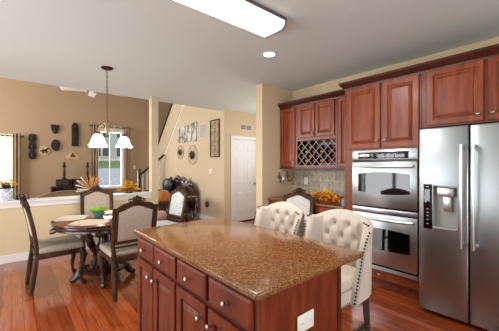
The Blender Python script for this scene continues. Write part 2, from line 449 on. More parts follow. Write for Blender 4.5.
# ---- hall door
dr = setting('door_1', (4.09, 5.45, 0))
c = MB(); c.box(-.065, 0, -.02, 0, 0, 2.135, .004).box(.8, .865, -.02, 0, 0, 2.135, .004).box(0, .8, -.02, 0, 2.07, 2.135, .004)
c.box(0, .012, 0, .1, 0, 2.07).box(.788, .8, 0, .1, 0, 2.07).box(0, .8, 0, .1, 2.058, 2.07)
c.build('casing', 'door_white', dr, smooth=False)
lf = MB(); lf.box(.014, .786, .035, .07, .03, 2.056)
for (xa, xb) in ((.12, .36), (.44, .68)):
    for (za, zb) in ((.2, .78), (.92, 1.62), (1.72, 1.94)):
        lf.rings(xb-xa, zb-za, [(0, 0), (.0, .002), (.012, -.012), (.028, -.012), (.05, .006)], xa, za, .034)
lf.build('door_leaf', 'door_white', dr, smooth=False)
k = MB(); k.lathe([(0, -.07), (.022, -.066), (.03, -.05), (.022, -.03), (.011, -.02), (.011, .0), (.026, .005), (.026, .01), (0, .012)], 16, (.73, .025, .95), 'y'); k.build('door_knob', 'brass_pale', dr)

# ================================================================== exterior seen through the windows
g = MB(); g._add([(-14, 9.8, -.2), (30, 9.8, -.2), (30, 30, 1.15), (-14, 30, 1.15)], [(0, 1, 2, 3)])
tag(g.build('driveway', 'concrete', smooth=False), 'pale concrete drive outside the window', 'driveway')
g = MB(); g._add([(-40, 30, 1.15), (60, 30, 1.15), (60, 41, 2.0), (-40, 41, 2.0), (60, 80, 2.0), (-40, 80, 2.0)], [(0, 1, 2, 3), (3, 2, 4, 5)])
tag(g.build('lawn', 'grass', smooth=False), 'strip of green lawn across the street outside', 'lawn')
hs = thing('house', 'pale sided house across the lawn, seen through the window', 'house', (3, 42, 2.001))
b = MB(); b.box(0, 13, 0, 9, 0, 5.6); b.build('wall', 'siding', hs, smooth=False)
b = MB(); b.prism([(-.5, 5.6), (13.5, 5.6), (10, 8.6), (3, 8.6)], -.5, 9.5, 'xz'); b.build('roof', 'roof', hs, smooth=False)
for x in (2.2, 5.4, 6.4, 8.2, 10.6):
    for z in (.7, 3.3):
        b = MB(); b.box(x-.12, x+.87, -.04, .0, z-.1, z+1.5); w_ = b.build('window', 'white', hs, smooth=False)
        b = MB(); b.box(x, x+.75, -.06, -.04, z, z+1.4); b.build('pane', 'dark_pane', w_, smooth=False)

# ================================================================== cabinets
def knob(parent, x, z, y=0):
    b = MB(); b.lathe([(.006, 0), (.005, -.012), (.008, -.016), (.014, -.020), (.0155, -.026), (.011, -.031), (0, -.033)], 14, (x, y, z), 'y')
    return b.build('knob', 'nickel', parent)
def door(parent, x0, x1, z0, z1, m, kx=None, kz=None, y=0, fr=.055):
    b = MB()
    b.rings(x1-x0, z1-z0, [(0, 0), (0, .014), (.004, .019), (fr-.006, .019), (fr, .015), (fr+.002, .004), (fr+.010, .003), (fr+.013, .008), (fr+.040, .018)], x0, z0, y)
    d = b.build('door', m, parent, smooth=False)
    if kx is not None: knob(d, kx, kz, y-.019)
    return d
def drawer(parent, x0, x1, z0, z1, m, y=0, kn=True):
    b = MB(); b.rings(x1-x0, z1-z0, [(0, 0), (0, .010), (.004, .014), (.014, .019)], x0, z0, y)
    d = b.build('drawer', m, parent, smooth=False)
    if kn: knob(d, (x0+x1)/2, (z0+z1)/2, y-.019)
    return d
# -- island: front faces -X
isl = thing('island_cabinet', 'reddish cherry kitchen island cabinet with four drawers above four doors', 'kitchen island', (.745, 2.205, 0), -90)
b = MB(); b.box(0, 1.375, .0, .556, .1, .883); b.box(.0, 1.375, .07, .53, 0, .1)
b.build('body', 'cherry_dark', isl, smooth=False)
b = MB(); b.box(1.375, 1.389, -.002, .562, 0, .883, .002); b.build('side_panel', 'cherry_island', isl, smooth=False)
b = MB(); b.box(-.012, 0, -.002, .562, 0, .883, .002); b.build('side_panel', 'cherry_island', isl, smooth=False)
b = MB(); b.box(1.389, 1.395, .545, .575, 0, .883, .002); b.build('corner_strip', 'cherry_dark', isl, smooth=False)
seg = [(.03, .328), (.345, .663), (.689, 1.007), (1.034, 1.357)]
for i, (a, e) in enumerate(seg):
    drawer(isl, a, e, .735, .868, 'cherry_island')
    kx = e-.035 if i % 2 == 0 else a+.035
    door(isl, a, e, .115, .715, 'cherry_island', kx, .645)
top = MB(); top.box(.715, 1.545, .80, 2.235, .883, .915, .009, 3)
tag(top.build('island_countertop', 'granite'), 'polished brown speckled granite slab on the kitchen island', 'countertop')
ol = thing('outlet', 'white outlet plate on the island end panel', 'outlet', (1.02, .811, .70))
b = MB(); b.box(-.058, .058, -.007, .0, -.04, .04, .003); b.build('plate', 'plastic_white', ol)
for dx in (-.028, .028):
    b = MB(); b.box(dx-.018, dx+.018, -.009, -.006, -.022, .022, .003); s_ = b.build('socket', 'plastic_white', ol)
    b = MB(); b.box(dx-.006, dx-.0045, -.0098, -.0088, -.004, .005).box(dx+.0045, dx+.006, -.0098, -.0088, -.004, .005); b.build('slot', 'slot', s_)

# -- tall oven cabinet, front at X=3.25, from Y=1.94 down to 1.07
oc = thing('oven_cabinet', 'tall cherry cabinet housing the double oven, two doors on top', 'cabinet', (3.25, 1.945, 0), -90)
b = MB()
b.box(0, .875, .0, .57, 1.595, 2.40).box(0, .875, .05, .57, .08, .20).box(0, .121, .0, .57, .08, 1.595).box(.86, .875, .0, .57, .08, 1.595).box(0.02, .86, .08, .5, 0, .08)
b.box(.121, .86, .54, .57, .21, 1.595)
b.build('body', 'cherry', oc, smooth=False)
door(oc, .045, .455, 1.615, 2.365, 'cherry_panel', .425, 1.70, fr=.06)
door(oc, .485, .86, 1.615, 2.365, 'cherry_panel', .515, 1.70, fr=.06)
b = MB(); b.rings(.765, .12, [(0, 0), (0, .010), (.004, .014), (.014, .019)], .095, .075, .045)
d = b.build('drawer', 'cherry_panel', oc, smooth=False); knob(d, .43, .14, .026)
# crown
def crown(name, poly, m='cherry_dark'):
    # poly: list of plan points (x,y) outer path; profile projects
    b = MB()
    prof = [(0, 2.36), (.006, 2.36), (.012, 2.385), (.03, 2.405), (.05, 2.43), (.056, 2.435), (.056, 2.46), (0, 2.46)]
    rings = []
    n = len(poly)
    for i, (x, y, nx, ny) in enumerate(poly):
        rings.append([b.bm.verts.new((x+nx*p, y+ny*p, z)) for p, z in prof])
    for i in range(n-1):
        for k in range(len(prof)):
            k2 = (k+1) % len(prof)
            b.bm.faces.new((rings[i][k], rings[i][k2], rings[i+1][k2], rings[i+1][k]))
    b.bm.faces.new(rings[0]); b.bm.faces.new(rings[-1][::-1])
    return struct(name, b, m)
crown('trim_6', [(KX-.32, 1.945, 0, 1), (3.25, 1.945, -1, 1), (3.25, .01, -1, 0)])
crown('trim_7', [(3.52, 3.337, -1, 0), (3.52, 2.005, -1, 0)])
b = MB(); b.box(3.505, KX, 1.95, 3.337, 1.355, 1.378, .003); struct('trim_8', b, 'cherry_dark')

# double oven
ov = thing('double_wall_oven', 'stainless steel built-in double wall oven beside the refrigerator', 'oven', (3.25, 1.822, 0), -90)
OWd = .732
b = MB(); b.box(0.01, OWd-.01, .0, .52, .225, 1.59); b.box(0, OWd, -.02, .0, .203, .243, .003); b.build('housing', 'steel_h', ov, smooth=False)
b = MB(); b.box(0, OWd, -.03, 0, 1.478, 1.592, .004); cp_ = b.build('control_panel', 'steel_h', ov)
b = MB(); b.box(.075, .645, -.033, -.029, 1.488, 1.566, .002); dp = b.build('display', 'black_glass', cp_)
M['icon'] = emit('panel_icons', '#cfd6d8', .25, '#aab0b2')
b = MB()
for cx_, cz_, rr in ((.25, 1.527, .02), (.31, 1.53, .018), (.37, 1.527, .024), (.44, 1.53, .02), (.5, 1.527, .018)):
    b.box(cx_-rr, cx_+rr, -.0345, -.033, cz_+.012, cz_+.016).box(cx_-rr, cx_+rr*.6, -.0345, -.033, cz_-.002, cz_+.002).box(cx_-rr*.5, cx_+rr, -.0345, -.033, cz_-.018, cz_-.014)
b.build('icons', 'icon', dp, smooth=False)
def oven_door(z0, z1, wz0, wz1, hz, bow):
    b = MB(); b.box(0, OWd, -.04, -.002, z0, z1, .006); d = b.build('door', 'steel_h', ov)
    n = 14; poly = []
    xa, xb = .08, .66
    for i in range(n+1): t = i/n; poly.append((xa+(xb-xa)*t, wz0-bow*math.sin(PI*t)))
    for i in range(n+1): t = 1-i/n; poly.append((xa+(xb-xa)*t, wz1+bow*math.sin(PI*t)))
    b = MB(); b.prism(poly, -.0425, -.039, 'xz'); w = b.build('oven_window', 'black_glass', d, smooth=False)
    b = MB()
    pts = [(.035+(OWd-.07)*i/12, -.065-.022*math.sin(PI*i/12), hz-.006*math.sin(PI*i/12)) for i in range(13)]
    b.tube(pts, .011, 10, flat=1.3)
    for x in (.045, OWd-.045): b.box(x-.012, x+.012, -.066, -.036, hz-.012, hz+.012, .004)
    b.build('handle', 'chrome', d)
    return d
for za, zb_ in ((1.452, 1.478), (.915, .935), (.852, .864), (.243, .272)):
    MB().box(0.004, OWd-.004, -.012, 0, za, zb_).build('gap_strip', 'black', ov, smooth=False)
b = MB(); b.box(0, OWd, -.034, 0, .864, .915, .003); b.build('vent_trim', 'steel_h', ov)
oven_door(.935, 1.452, 1.10, 1.315, 1.405, .02)
oven_door(.272, .852, .46, .675, .80, .015)

# -- cabinet over the fridge
fc = thing('refrigerator_top_cabinet', 'cherry two-door cabinet above the refrigerator', 'cabinet', (3.25, 1.065, 0), -90)
b = MB(); b.box(0, 1.04, 0, .57, 1.80, 2.40); b.build('body', 'cherry', fc, smooth=False)
door(fc, .05, .505, 1.815, 2.37, 'cherry_panel', .47, 1.88, fr=.06)
door(fc, .535, .99, 1.815, 2.37, 'cherry_panel', .57, 1.88, fr=.06)
b = MB(); b.box(3.27, KX, .015, .035, 0, 1.80); tag(b.build('end_panel', 'cherry', smooth=False), 'cherry panel standing at the near side of the refrigerator', 'panel')

# -- short wall cabinets, front X=3.52 (left = Y high)
def wallcab(name, label, ya, yb):
    r = thing(name, label, 'cabinet', (3.52, ya, 0), -90)
    return r
wl = wallcab('wall_cabinet', 'narrow cherry wall cabinet against the side wall, left of the wine rack', 3.335, 2.97)
b = MB(); b.box(0, .355, 0, .318, 1.38, 2.42); b.build('body', 'cherry', wl, smooth=False)
door(wl, .02, .335, 1.395, 2.355, 'cherry_panel', .31, 1.46)
wm = wallcab('wine_rack_cabinet', 'cherry wall cabinet with two small doors above a lattice wine rack', 2.979, 2.22)
b = MB(); b.box(0, .76, 0, .318, 1.835, 2.42).box(0, .02, 0, .318, 1.38, 1.835).box(.74, .76, 0, .318, 1.38, 1.835).box(.02, .74, 0, .318, 1.38, 1.40).box(.02, .74, .305, .318, 1.40, 1.835)
b.box(0, .03, -.006, 0, 1.38, 1.835).box(.73, .76, -.006, 0, 1.38, 1.835).box(.03, .73, -.006, 0, 1.38, 1.415).box(.03, .73, -.006, 0, 1.80, 1.835)
b.build('body', 'cherry', wm, smooth=False)
door(wm, .055, .37, 1.85, 2.355, 'cherry_panel', .34, 1.91, fr=.05)
door(wm, .39, .715, 1.85, 2.355, 'cherry_panel', .42, 1.91, fr=.05)
MB().box(.03, .73, .295, .304, 1.415, 1.80).box(.0205, .0215, .01, .3, 1.415, 1.80).box(.7385, .7395, .01, .3, 1.415, 1.80).box(.03, .73, .01, .3, 1.4005, 1.402).build('rack_lining', 'black', wm, smooth=False)
lt = MB(); P_ = .14
def clipline(x0, sgn):
    # line z = 1.415 + sgn*(x-x0), clipped to rack opening
    pts = []
    xa, xb, za, zb = .03, .73, 1.415, 1.80
    if sgn > 0: ta, tb = max(xa, x0), min(xb, x0+(zb-za))
    else: ta, tb = max(xa, x0-(zb-za)), min(xb, x0)
    return ta, tb
for k in range(-4, 10):
    x0 = .03+k*P_
    for sgn in (1, -1):
        a, e = clipline(x0, sgn)
        if e-a < .02: continue
        za = 1.415+abs(a-x0); ze = 1.415+abs(e-x0)
        y_ = .012 if sgn > 0 else .022
        ln = math.hypot(e-a, ze-za)
        m_ = Matrix.Translation(((a+e)/2, y_, (za+ze)/2)) @ Matrix.Rotation(-math.atan2(ze-za, e-a), 4, 'Y')
        lt.box(-ln/2, ln/2, -.004, .004, -.0032, .0032, mtx=m_)
lat = lt.build('lattice', mat('pale_lattice_wood', '#c9ab98', .4), wm, smooth=False); lat['label'] = 'pale crossed wooden lattice'
wr_ = wallcab('wall_cabinet', 'tall narrow cherry wall cabinet right of the wine rack, beside the ovens', 2.218, 1.95)
b = MB(); b.box(0, .265, 0, .318, 1.38, 2.42); b.build('body', 'cherry', wr_, smooth=False)
door(wr_, .02, .26, 1.395, 2.355, 'cherry_panel', .045, 1.46, fr=.045)
# wine bottles lying in the diamonds
capcol = [('gold', '#b8923a'), ('dark red', '#7c1c22'), ('purple', '#5a3f86'), ('green', '#4c6a35'), ('blue', '#35468c'), ('orange', '#c8702c')]
for n_, h in capcol: M['foil_'+n_] = mat('foil_'+n_.replace(' ', '_'), h, .3, .4)
M['bottle_dark'] = mat('dark_bottle_glass', '#10140f', .08, coat=.5)
rows = [(1.415+.07, 'bottom row'), (1.415+.14, 'second row up'), (1.415+.21, 'third row up'), (1.415+.28, 'top row')]
names_ = ['leftmost', 'second from the left', 'third from the left', 'fourth from the left', 'rightmost']
proto = None; idx = 0
caps = {}
for r_i, (z, rn) in enumerate(rows):
    cols = [.03+.07*(1+2*k) for k in range(5)] if r_i % 2 == 1 else [.03+.14*(k) for k in range(1, 5)]
    if r_i % 2 == 0: cols = [.03+.14*k for k in range(1, 5)]
    # centres lie where i+j is odd on the .07 grid
    cols = [.03+.07*q for q in range(1, 10) if (q+(r_i+1)) % 2 == 1]
    nm = ['leftmost', 'second from the left', 'third from the left', 'fourth from the left', 'fifth from the left']
    if len(cols) == 5: nm[4] = 'rightmost'
    else: nm[3] = 'rightmost'
    for ci, cx_ in enumerate(cols):
        if (r_i, ci) in ((3, 2), (0, 3)): pass
        cn = capcol[(ci*2+r_i*3+(ci//2)) % 6][0]
        wy = 2.979-cx_
        lab = 'dark wine bottle with %s foil in the rack, %s, %s' % (cn, nm[ci], rn)
        if cn not in caps:
            o = thing('wine_bottle', lab, 'bottle', (3.56, wy, z), -90, 'wine bottles in the lattice rack')
            b = MB(); b.lathe([(0, .24), (.034, .24), (.037, .22), (.037, .09), (.03, .065), (.0155, .045), (.0145, .03)], 14, (0, 0, 0), 'y'); b.build('bottle_glass', 'bottle_dark', o)
            b = MB(); b.lathe([(.0148, .045), (.016, .03), (.0165, .001), (.014, 0), (0, 0)], 14, (0, 0, 0), 'y'); b.build('foil_cap', 'foil_'+cn, o)
            caps[cn] = o
        else:
            dup(caps[cn], (3.56, wy, z), -90, lab)

# -- base cabinets under the wine rack
bc = thing('base_cabinet', 'cherry base cabinet run along the wall below the wine rack', 'cabinet', (3.25, 3.335, 0), -90)
b = MB(); b.box(0, 1.385, 0, .585, .1, .85).box(0, 1.385, .07, .585, 0, .1); b.build('body', 'cherry_dark', bc, smooth=False)
for i in range(3):
    a = .02+i*.455
    drawer(bc, a, a+.435, .70, .835, 'cherry')
    door(bc, a, a+.435, .12, .68, 'cherry', a+(.4 if i != 1 else .035), .62)
b = MB(); b.box(3.22, KX-.012, 1.95, 3.336, .85, .88, .006)
tag(b.build('desk_countertop', 'granite'), 'brown granite worktop under the wine rack along the tiled wall', 'countertop')
struct('wall_backsplash', MB().box(KX-.012, KX, 1.95, 3.337, .88, 1.30), 'tile')
struct('trim_9', MB().box(KX-.015, KX, 1.95, 3.337, 1.30, 1.356), 'mosaic')

# ================================================================== refrigerator (front X=3.0)
fr = thing('refrigerator', 'tall stainless steel side-by-side refrigerator with dispenser in the left door', 'refrigerator', (3.0, 1.008, 0), -90)
M['fridge_side'] = mat('dark_grey_case', '#6d6d6e', .45, .5)
b = MB(); b.box(.005, .905, .075, .80, .03, 1.745, .005); b.build('case', 'fridge_side', fr)
b = MB(); b.box(.02, .89, .08, .12, .012, .045); b.build('toe_grille', 'rubber', fr)
for x in (.06, .85):
    MB().lathe([(.02, 0), (.022, .01), (.014, .013), (.014, .032)], 12, (x, .1, 0)).build('foot', 'rubber', fr)
for x in (.06, .85):
    MB().box(x-.04, x+.04, .02, .13, 1.745, 1.768, .006).build('hinge_cover', 'fridge_side', fr)
def fdoor(x0, x1, hole=None):
    z0, z1 = .045, 1.762
    b = MB(); bm = b.bm; bev = .014
    xs = sorted(set([x0+bev+(x1-x0-2*bev)*i/8 for i in range(9)] + (list(hole[:2]) if hole else [])))
    zs = sorted(set([z0+bev, z1-bev] + (list(hole[2:]) if hole else [])))
    cv = lambda x: -.012*(1-((x-(x0+x1)/2)/((x1-x0)/2))**2)
    V = {}
    for i, x in enumerate(xs):
        for j, z in enumerate(zs): V[i, j] = bm.verts.new((x, cv(x), z))
    for i in range(len(xs)-1):
        for j in range(len(zs)-1):
            cx_, cz_ = (xs[i]+xs[i+1])/2, (zs[j]+zs[j+1])/2
            if hole and hole[0] < cx_ < hole[1] and hole[2] < cz_ < hole[3]: continue
            bm.faces.new((V[i, j], V[i+1, j], V[i+1, j+1], V[i, j+1]))
    # rounded rim and back
    per = [(i, 0) for i in range(len(xs))]+[(len(xs)-1, j) for j in range(1, len(zs))]+[(i, len(zs)-1) for i in range(len(xs)-2, -1, -1)]+[(0, j) for j in range(len(zs)-2, 0, -1)]
    prev = [V[p] for p in per]
    cxm, czm = (x0+x1)/2, (z0+z1)/2
    def off(v, o, y):
        x, z = v.co.x, v.co.z
        nx = x+o if x > x1-bev-1e-4 else (x-o if x < x0+bev+1e-4 else x)
        nz = z+o if z > z1-bev-1e-4 else (z-o if z < z0+bev+1e-4 else z)
        return bm.verts.new((nx, y, nz))
    base = prev
    for o, y in ((bev*.7, bev*.3), (bev, bev), (bev, .07)):
        cur = [off(v, o, y if v.co.x < -9 else y+cv(v.co.x)*(1 if y < .03 else 0)) for v in base]
        n = len(cur)
        for i in range(n): bm.faces.new((prev[i], cur[i], cur[(i+1) % n], prev[(i+1) % n]))
        prev = cur
    bm.faces.new(prev)
    return b.build('door', 'steel', fr, ang=50)
ld = fdoor(0, .388, (.125, .312, .845, 1.225))
ld['label'] = 'left freezer door with dispenser'
fdoor(.396, .91)
# dispenser
b = MB(); b.box(.045, .118, -.014, -.006, .815, 1.235, .004); cp2 = b.build('dispenser_panel', 'black_glass', ld)
b = MB()
for z in (.86, .9, .935, .965, 1.0): b.box(.074, .088, -.0152, -.0139, z, z+.007)
b.box(.066, .09, -.0152, -.0139, 1.208, 1.213)
b.build('icons', 'icon', cp2, smooth=False)
M['disp_in'] = mat('dispenser_liner', '#b4b3b1', .4, .3)
b = MB()
b.box(.125, .312, .058, .062, .845, 1.225).box(.123, .125, -.012, .06, .845, 1.225).box(.312, .314, -.012, .06, .845, 1.225).box(.125, .312, -.012, .06, 1.225, 1.227).box(.125, .312, -.03, .06, .83, .847, .003)
rc = b.build('dispenser_recess', 'disp_in', ld, smooth=False)
b = MB(); b.box(.155, .285, -.012, .05, 1.125, 1.205, .01); b.build('ice_chute', 'chrome', rc)
b = MB(); b.box(.20, .262, .012, .03, .99, 1.13, .006); b.build('paddle', 'chrome', rc)
# handles
for x, dd in ((.35, ld), (.432, None)):
    b = MB(); pts = []
    for i in range(15):
        t = i/14; z = .70+.89*t
        pts.append((x, -.062-.018*math.sin(PI*t), z))
    b.tube(pts, .017, 12, flat=.75)
    for z in (.72, 1.57): b.box(x-.014, x+.014, -.066, -.0, z-.018, z+.018, .005)
    par = ld if dd else [k for k in kids(fr) if k.name.startswith('door') and k != ld][0]
    b.build('handle', 'chrome', par)

# ================================================================== ceiling fixtures
lf = thing('ceiling_light', 'long lit fluorescent ceiling fixture with a white curved lens', 'light', (1.27, 1.86, CE))
b = MB(); b.box(-.60, .60, -.145, .145, -.035, 0, .004); b.build('base', 'white', lf)
b = MB()
poly = [(-.15, -.02), (-.142, -.06), (-.11, -.09), (.11, -.09), (.142, -.06), (.15, -.02)]
b.prism(poly, -.60, .60, 'yz', .004); b.build('lens', 'lens', lf)
for s_ in (-1, 1):
    b = MB(); poly2 = [(-.157, 0), (-.157, -.03), (-.148, -.07), (-.112, -.098), (.112, -.098), (.148, -.07), (.157, -.03), (.157, 0)]
    b.prism(poly2, s_*.60, s_*.612, 'yz'); b.build('end_cap', mat('grey_end_cap', '#6f6a66', .4, .5), lf, smooth=False)
    b = MB(); b.box(-.6, .6, s_*.153-.004, s_*.153+.004, -.03, 0); b.build('side_trim', mat('grey_side_trim', '#6f6a66', .4, .5), lf, smooth=False)
dl = thing('downlight', 'small round lit recessed downlight in the kitchen ceiling', 'light', (2.345, 2.40, CE))
MB().lathe([(.066, -.001), (.07, -.008), (.092, -.005), (.094, 0)], 28).build('trim_ring', 'white', dl)
MB().lathe([(0, -.003), (.068, -.003)], 28).build('lens', 'can_lens', dl)
l = bpy.data.lights.new('fluorescent_tube_light', 'AREA'); l.shape = 'RECTANGLE'; l.size = 1.15; l.size_y = .22; l.energy = 34; l.color = (1, .97, .93)
o = bpy.data.objects.new('fluorescent_tube_light', l); C.objects.link(o); o.location = (1.27, 1.85, CE-.105)

# chandelier
ch = thing('chandelier', 'bronze chandelier with scrolled arms and three white glass shades', 'chandelier', (.985, 4.158, 0))
MB().lathe([(0, CE), (.075, CE), (.075, CE-.012), (.05, CE-.028), (.012, CE-.035), (0, CE-.035)], 20).build('canopy', 'bronze', ch)
b = MB(); z = CE-.035; i = 0
while z > 2.04:
    pts = []
    for k in range(9):
        a = 2*PI*k/8
        dx = .009*math.cos(a); dz = .021*math.sin(a)
        pts.append((dx, 0, z-.02+dz) if i % 2 == 0 else (0, dx, z-.02+dz))
    b.tube(pts, .0035, 5, cap=False); z -= .034; i += 1
b.build('chain', 'bronze', ch)
b = MB(); b.lathe([(0, 2.04), (.012, 2.03), (.03, 2.015), (.034, 2.0), (.014, 1.985), (.012, 1.96), (.024, 1.94), (.03, 1.9), (.018, 1.86), (.01, 1.84), (.016, 1.825), (0, 1.81)], 16); b.build('stem', 'brass_pale', ch)
F_ = Vector((.985, 4.158, 0)).normalized(); R_ = Vector((F_.y, -F_.x, 0))
for a in (241, 1, 121):
    d = (R_*math.cos(math.radians(a))+F_*math.sin(math.radians(a)))
    ar = MB(); pts = []
    for t, h in ((.01, 1.93), (.05, 1.985), (.11, 1.985), (.17, 1.945), (.198, 1.90), (.212, 1.865), (.212, 1.84)):
        pts.append(d*t+Vector((0, 0, h)))
    ar.tube(pts, .0065, 7)
    sc = [d*(.12+.035*math.cos(q))+Vector((0, 0, 1.93+.035*math.sin(q))) for q in [i*.5 for i in range(11)]]
    ar.tube(sc, .005, 6)
    ar.tube([d*.212+Vector((0, 0, 1.86)), d*.255+Vector((0, 0, 1.885)), d*.25+Vector((0, 0, 1.925))], [.005, .005, .003], 6)
    arm = ar.build('arm', 'brass_pale', ch)
    c_ = d*.212
    MB().lathe([(0, 1.85), (.028, 1.845), (.034, 1.82), (.03, 1.805), (0, 1.805)], 14, (c_.x, c_.y, 0)).build('socket', 'bronze', arm)
    s_ = MB(); s_.lathe([(.03, 1.82), (.055, 1.80), (.075, 1.76), (.088, 1.71), (.118, 1.665), (.115, 1.665), (.085, 1.71), (.071, 1.76), (.05, 1.798), (.028, 1.815)], 24, (c_.x, c_.y, 0)); s_.build('lamp_shade', 'shade', arm)
    pl = bpy.data.lights.new('chandelier_bulb', 'POINT'); pl.energy = 7; pl.color = (1, .9, .75); pl.shadow_soft_size = .03
    o = bpy.data.objects.new('chandelier_bulb', pl); C.objects.link(o); o.location = (.985+c_.x, 4.158+c_.y, 1.66)

# ceiling fan of the family room, hub hidden above the ceiling edge
fan = thing('ceiling_fan', 'white ceiling fan blades just below the ceiling edge in the family room', 'fan', (1.45, 7.3, 0), 12)
b = MB(); b.lathe([(0, 3.42), (.1, 3.40), (.13, 3.32), (.12, 3.22), (.07, 3.17), (0, 3.17)], 20); b.build('motor', 'white', fan)
MB().tube([(0, 0, 3.36), (0, 0, 5.4)], .018, 8).build('down_rod', 'white', fan)
for i in range(5):
    q = 2*PI*i/5
    m_ = Matrix.Rotation(q, 4, 'Z') @ Matrix.Translation((.40, 0, 3.15)) @ Matrix.Rotation(.25, 4, 'X')
    b = MB(); b.box(-.24, .28, -.075, .075, -.005, .005, .004, mtx=m_); b.tube([Matrix.Rotation(q, 4, 'Z') @ Vector((.06, 0, 3.19)), Matrix.Rotation(q, 4, 'Z') @ Vector((.2, 0, 3.15))], .02, 6); b.build('blade', 'white', fan)

# ================================================================== dining chairs (local front = -y)
def tuft_panel(x0, x1, z0, z1, y, th, archfn, buttons):
    b = MB(); nx, nz = 24, 24
    V = {}
    for sd in (0, 1):
        for i in range(nx+1):
            for j in range(nz+1):
                x = x0+(x1-x0)*i/nx; zt = z1+archfn(x); z = z0+(zt-z0)*j/nz
                e = min(i, nx-i)/nx*2; f = min(j, nz-j)/nz*2
                puff = th*(1-(1-min(1, e*2.5))**2)**.5*(1-(1-min(1, f*2.5))**2)**.5
                for (bx, bz) in buttons:
                    r2 = (x-bx)**2+(z-bz)**2
                    puff -= .012*math.exp(-r2/.0003)
                V[sd, i, j] = b.bm.verts.new((x, y-puff if sd == 0 else y+.02+puff*.4, z))
        for i in range(nx):
            for j in range(nz):
                b.bm.faces.new((V[sd, i, j], V[sd, i+1, j], V[sd, i+1, j+1], V[sd, i, j+1]))
    return b
def make_chair(label, fabric, buttons=()):
    t = thing('dining_chair', label, 'chair')
    lean = lambda z: .205+max(0, z-.45)*.09+max(0, z-.45)**2*.16+max(0, .45-z)*.12
    # rear legs running up into the back posts
    for s_ in (-1, 1):
        b = MB(); pts = []; rs = []
        for i in range(15):
            z = .972*i/14
            pts.append((s_*(.205+(.012 if z > .5 else 0)), lean(z), z)); rs.append(.020+.006*math.sin(PI*min(1, z/.5)))
        b.tube(pts, rs, 6, flat=1.15); b.build('rear_leg', 'chair_wood', t)
    for s_ in (-1, 1):
        b = MB()
        b.tube([(s_*.215, -.215, .42), (s_*.235, -.235, .36), (s_*.225, -.225, .25), (s_*.207, -.205, .13), (s_*.212, -.212, .06), (s_*.232, -.236, .022), (s_*.235, -.24, .0)],
               [.034, .038, .028, .019, .016, .026, .024], 8)
        b.tube([(s_*.225, -.262, .37), (s_*.235, -.272, .34), (s_*.23, -.262, .31)], [.008, .012, .006], 6)
        b.build('front_leg', 'chair_wood', t)
    b = MB(); b.box(-.245, .245, -.235, -.205, .375, .435, .006).box(-.235, -.205, -.21, .2, .375, .435, .006).box(.205, .235, -.21, .2, .375, .435, .006).box(-.21, .21, .185, .215, .375, .435, .006)
    n = 12
    b.prism([(-.2+.4*i/n, .38) for i in range(n+1)]+[(.2-.4*i/n, .35-.02*math.cos(4*PI*i/n)) for i in range(n+1)], -.238, -.212, 'xz')
    b.build('seat_rail', 'chair_wood', t)
    b = MB(); b.box(-.25, .25, -.245, .2, .43, .505, .034, 4)
    b.warp(lambda c: (c.x*(1 if c.y < 0 else 1-.28*c.y), c.y, c.z+(.014*(1-(c.x/.25)**2) if c.z > .48 else 0)))
    b.build('seat_cushion', fabric, t)
    arch = lambda x: .058*math.cos(x/.2*PI/2)+.008*math.cos(x/.2*PI*1.5)
    sh = lambda c: (c.x, c.y+lean(c.z)-.0, c.z)
    # crest rail
    b = MB(); up = []; lo = []
    for i in range(25):
        x = -.232+.464*i/24; q = x/.232
        up.append((x, .958+.088*math.cos(q*PI/2)**1.3+.010*math.cos(q*PI*3)*(1 if abs(q) < .8 else .3)))
        lo.append((x, .915+(arch(x) if abs(x) < .2 else 0)))
    b.prism(up+lo[::-1], -.02, .02, 'xz', .005)
    b.tube([(x, -.022, z-.016) for x, z in up[2:-2]], .007, 6)
    b.tube([(x, .022, z-.016) for x, z in up[2:-2]], .007, 6)
    b.warp(sh); cr = b.build('crest_rail', 'chair_wood', t)
    b = MB()
    for sd in (-.024, .024):
        b.ball((0, sd, 1.045), .022, 10, (1.3, .6, 1)); b.ball((0, sd*.9, 1.078), .014, 8, (1, .7, 1))
        for s_ in (-1, 1):
            b.tube([(s_*.02, sd, 1.03), (s_*.045, sd*1.1, 1.058), (s_*.075, sd, 1.052), (s_*.08, sd, 1.032), (s_*.065, sd, 1.03)], [.009, .009, .008, .006, .005], 6)
            b.tube([(s_*.015, sd, 1.02), (s_*.05, sd, 1.012), (s_*.085, sd, 1.0)], [.008, .007, .004], 6)
            b.ball((s_*.03, sd, 1.068), .011, 8)
    b.warp(sh); b.build('carved_ornament', 'chair_wood', cr)
    # inner frame strips beside the panel
    for s_ in (-1, 1):
        b = MB(); b.box(s_*.19-.014, s_*.19+.014, -.012, .014, .60, .955, .003); b.warp(sh); b.build('stile', 'chair_wood', t)
    b = MB(); b.box(-.21, .21, -.014, .014, .575, .61, .005).box(-.21, .21, -.010, .010, .53, .55, .004); b.warp(sh); b.build('lower_rail', 'chair_wood', t)
    b = tuft_panel(-.182, .182, .605, .918, 0, .016, arch, buttons)
    b.warp(lambda c: (c.x, c.y+lean(c.z)-.008, c.z)); b.build('back_panel', fabric, t)
    if buttons:
        for bx, bz in buttons:
            MB().ball((bx, lean(bz)-.012, bz), .008, 8, (1, .5, 1)).build('button', fabric, t)
    return t
DG = 'carved dining chairs'
c1 = make_chair('carved wooden dining chair seen side-on at the far left, against the low wall', 'fabric_grey')
c1['group'] = DG; c1.location = (.405, 4.06, 0); c1.rotation_euler = (0, 0, math.radians(93))
c2 = dup(c1, (1.02, 3.375, 0), 180, 'carved dining chair with its back to us, between the table and island', DG)
c3 = make_chair('dining chair with buttoned beige back, behind the table against the low wall', 'fabric_grey', [(-.08, .86), (.08, .86), (0, .77), (-.08, .69), (.08, .69)])
c3['group'] = DG; c3.location = (1.03, 4.82, 0); c3.rotation_euler = (0, 0, math.radians(-6))
c4 = make_chair('dining chair with pale blue brocade back, right of the table near the hall', 'fabric_blue')
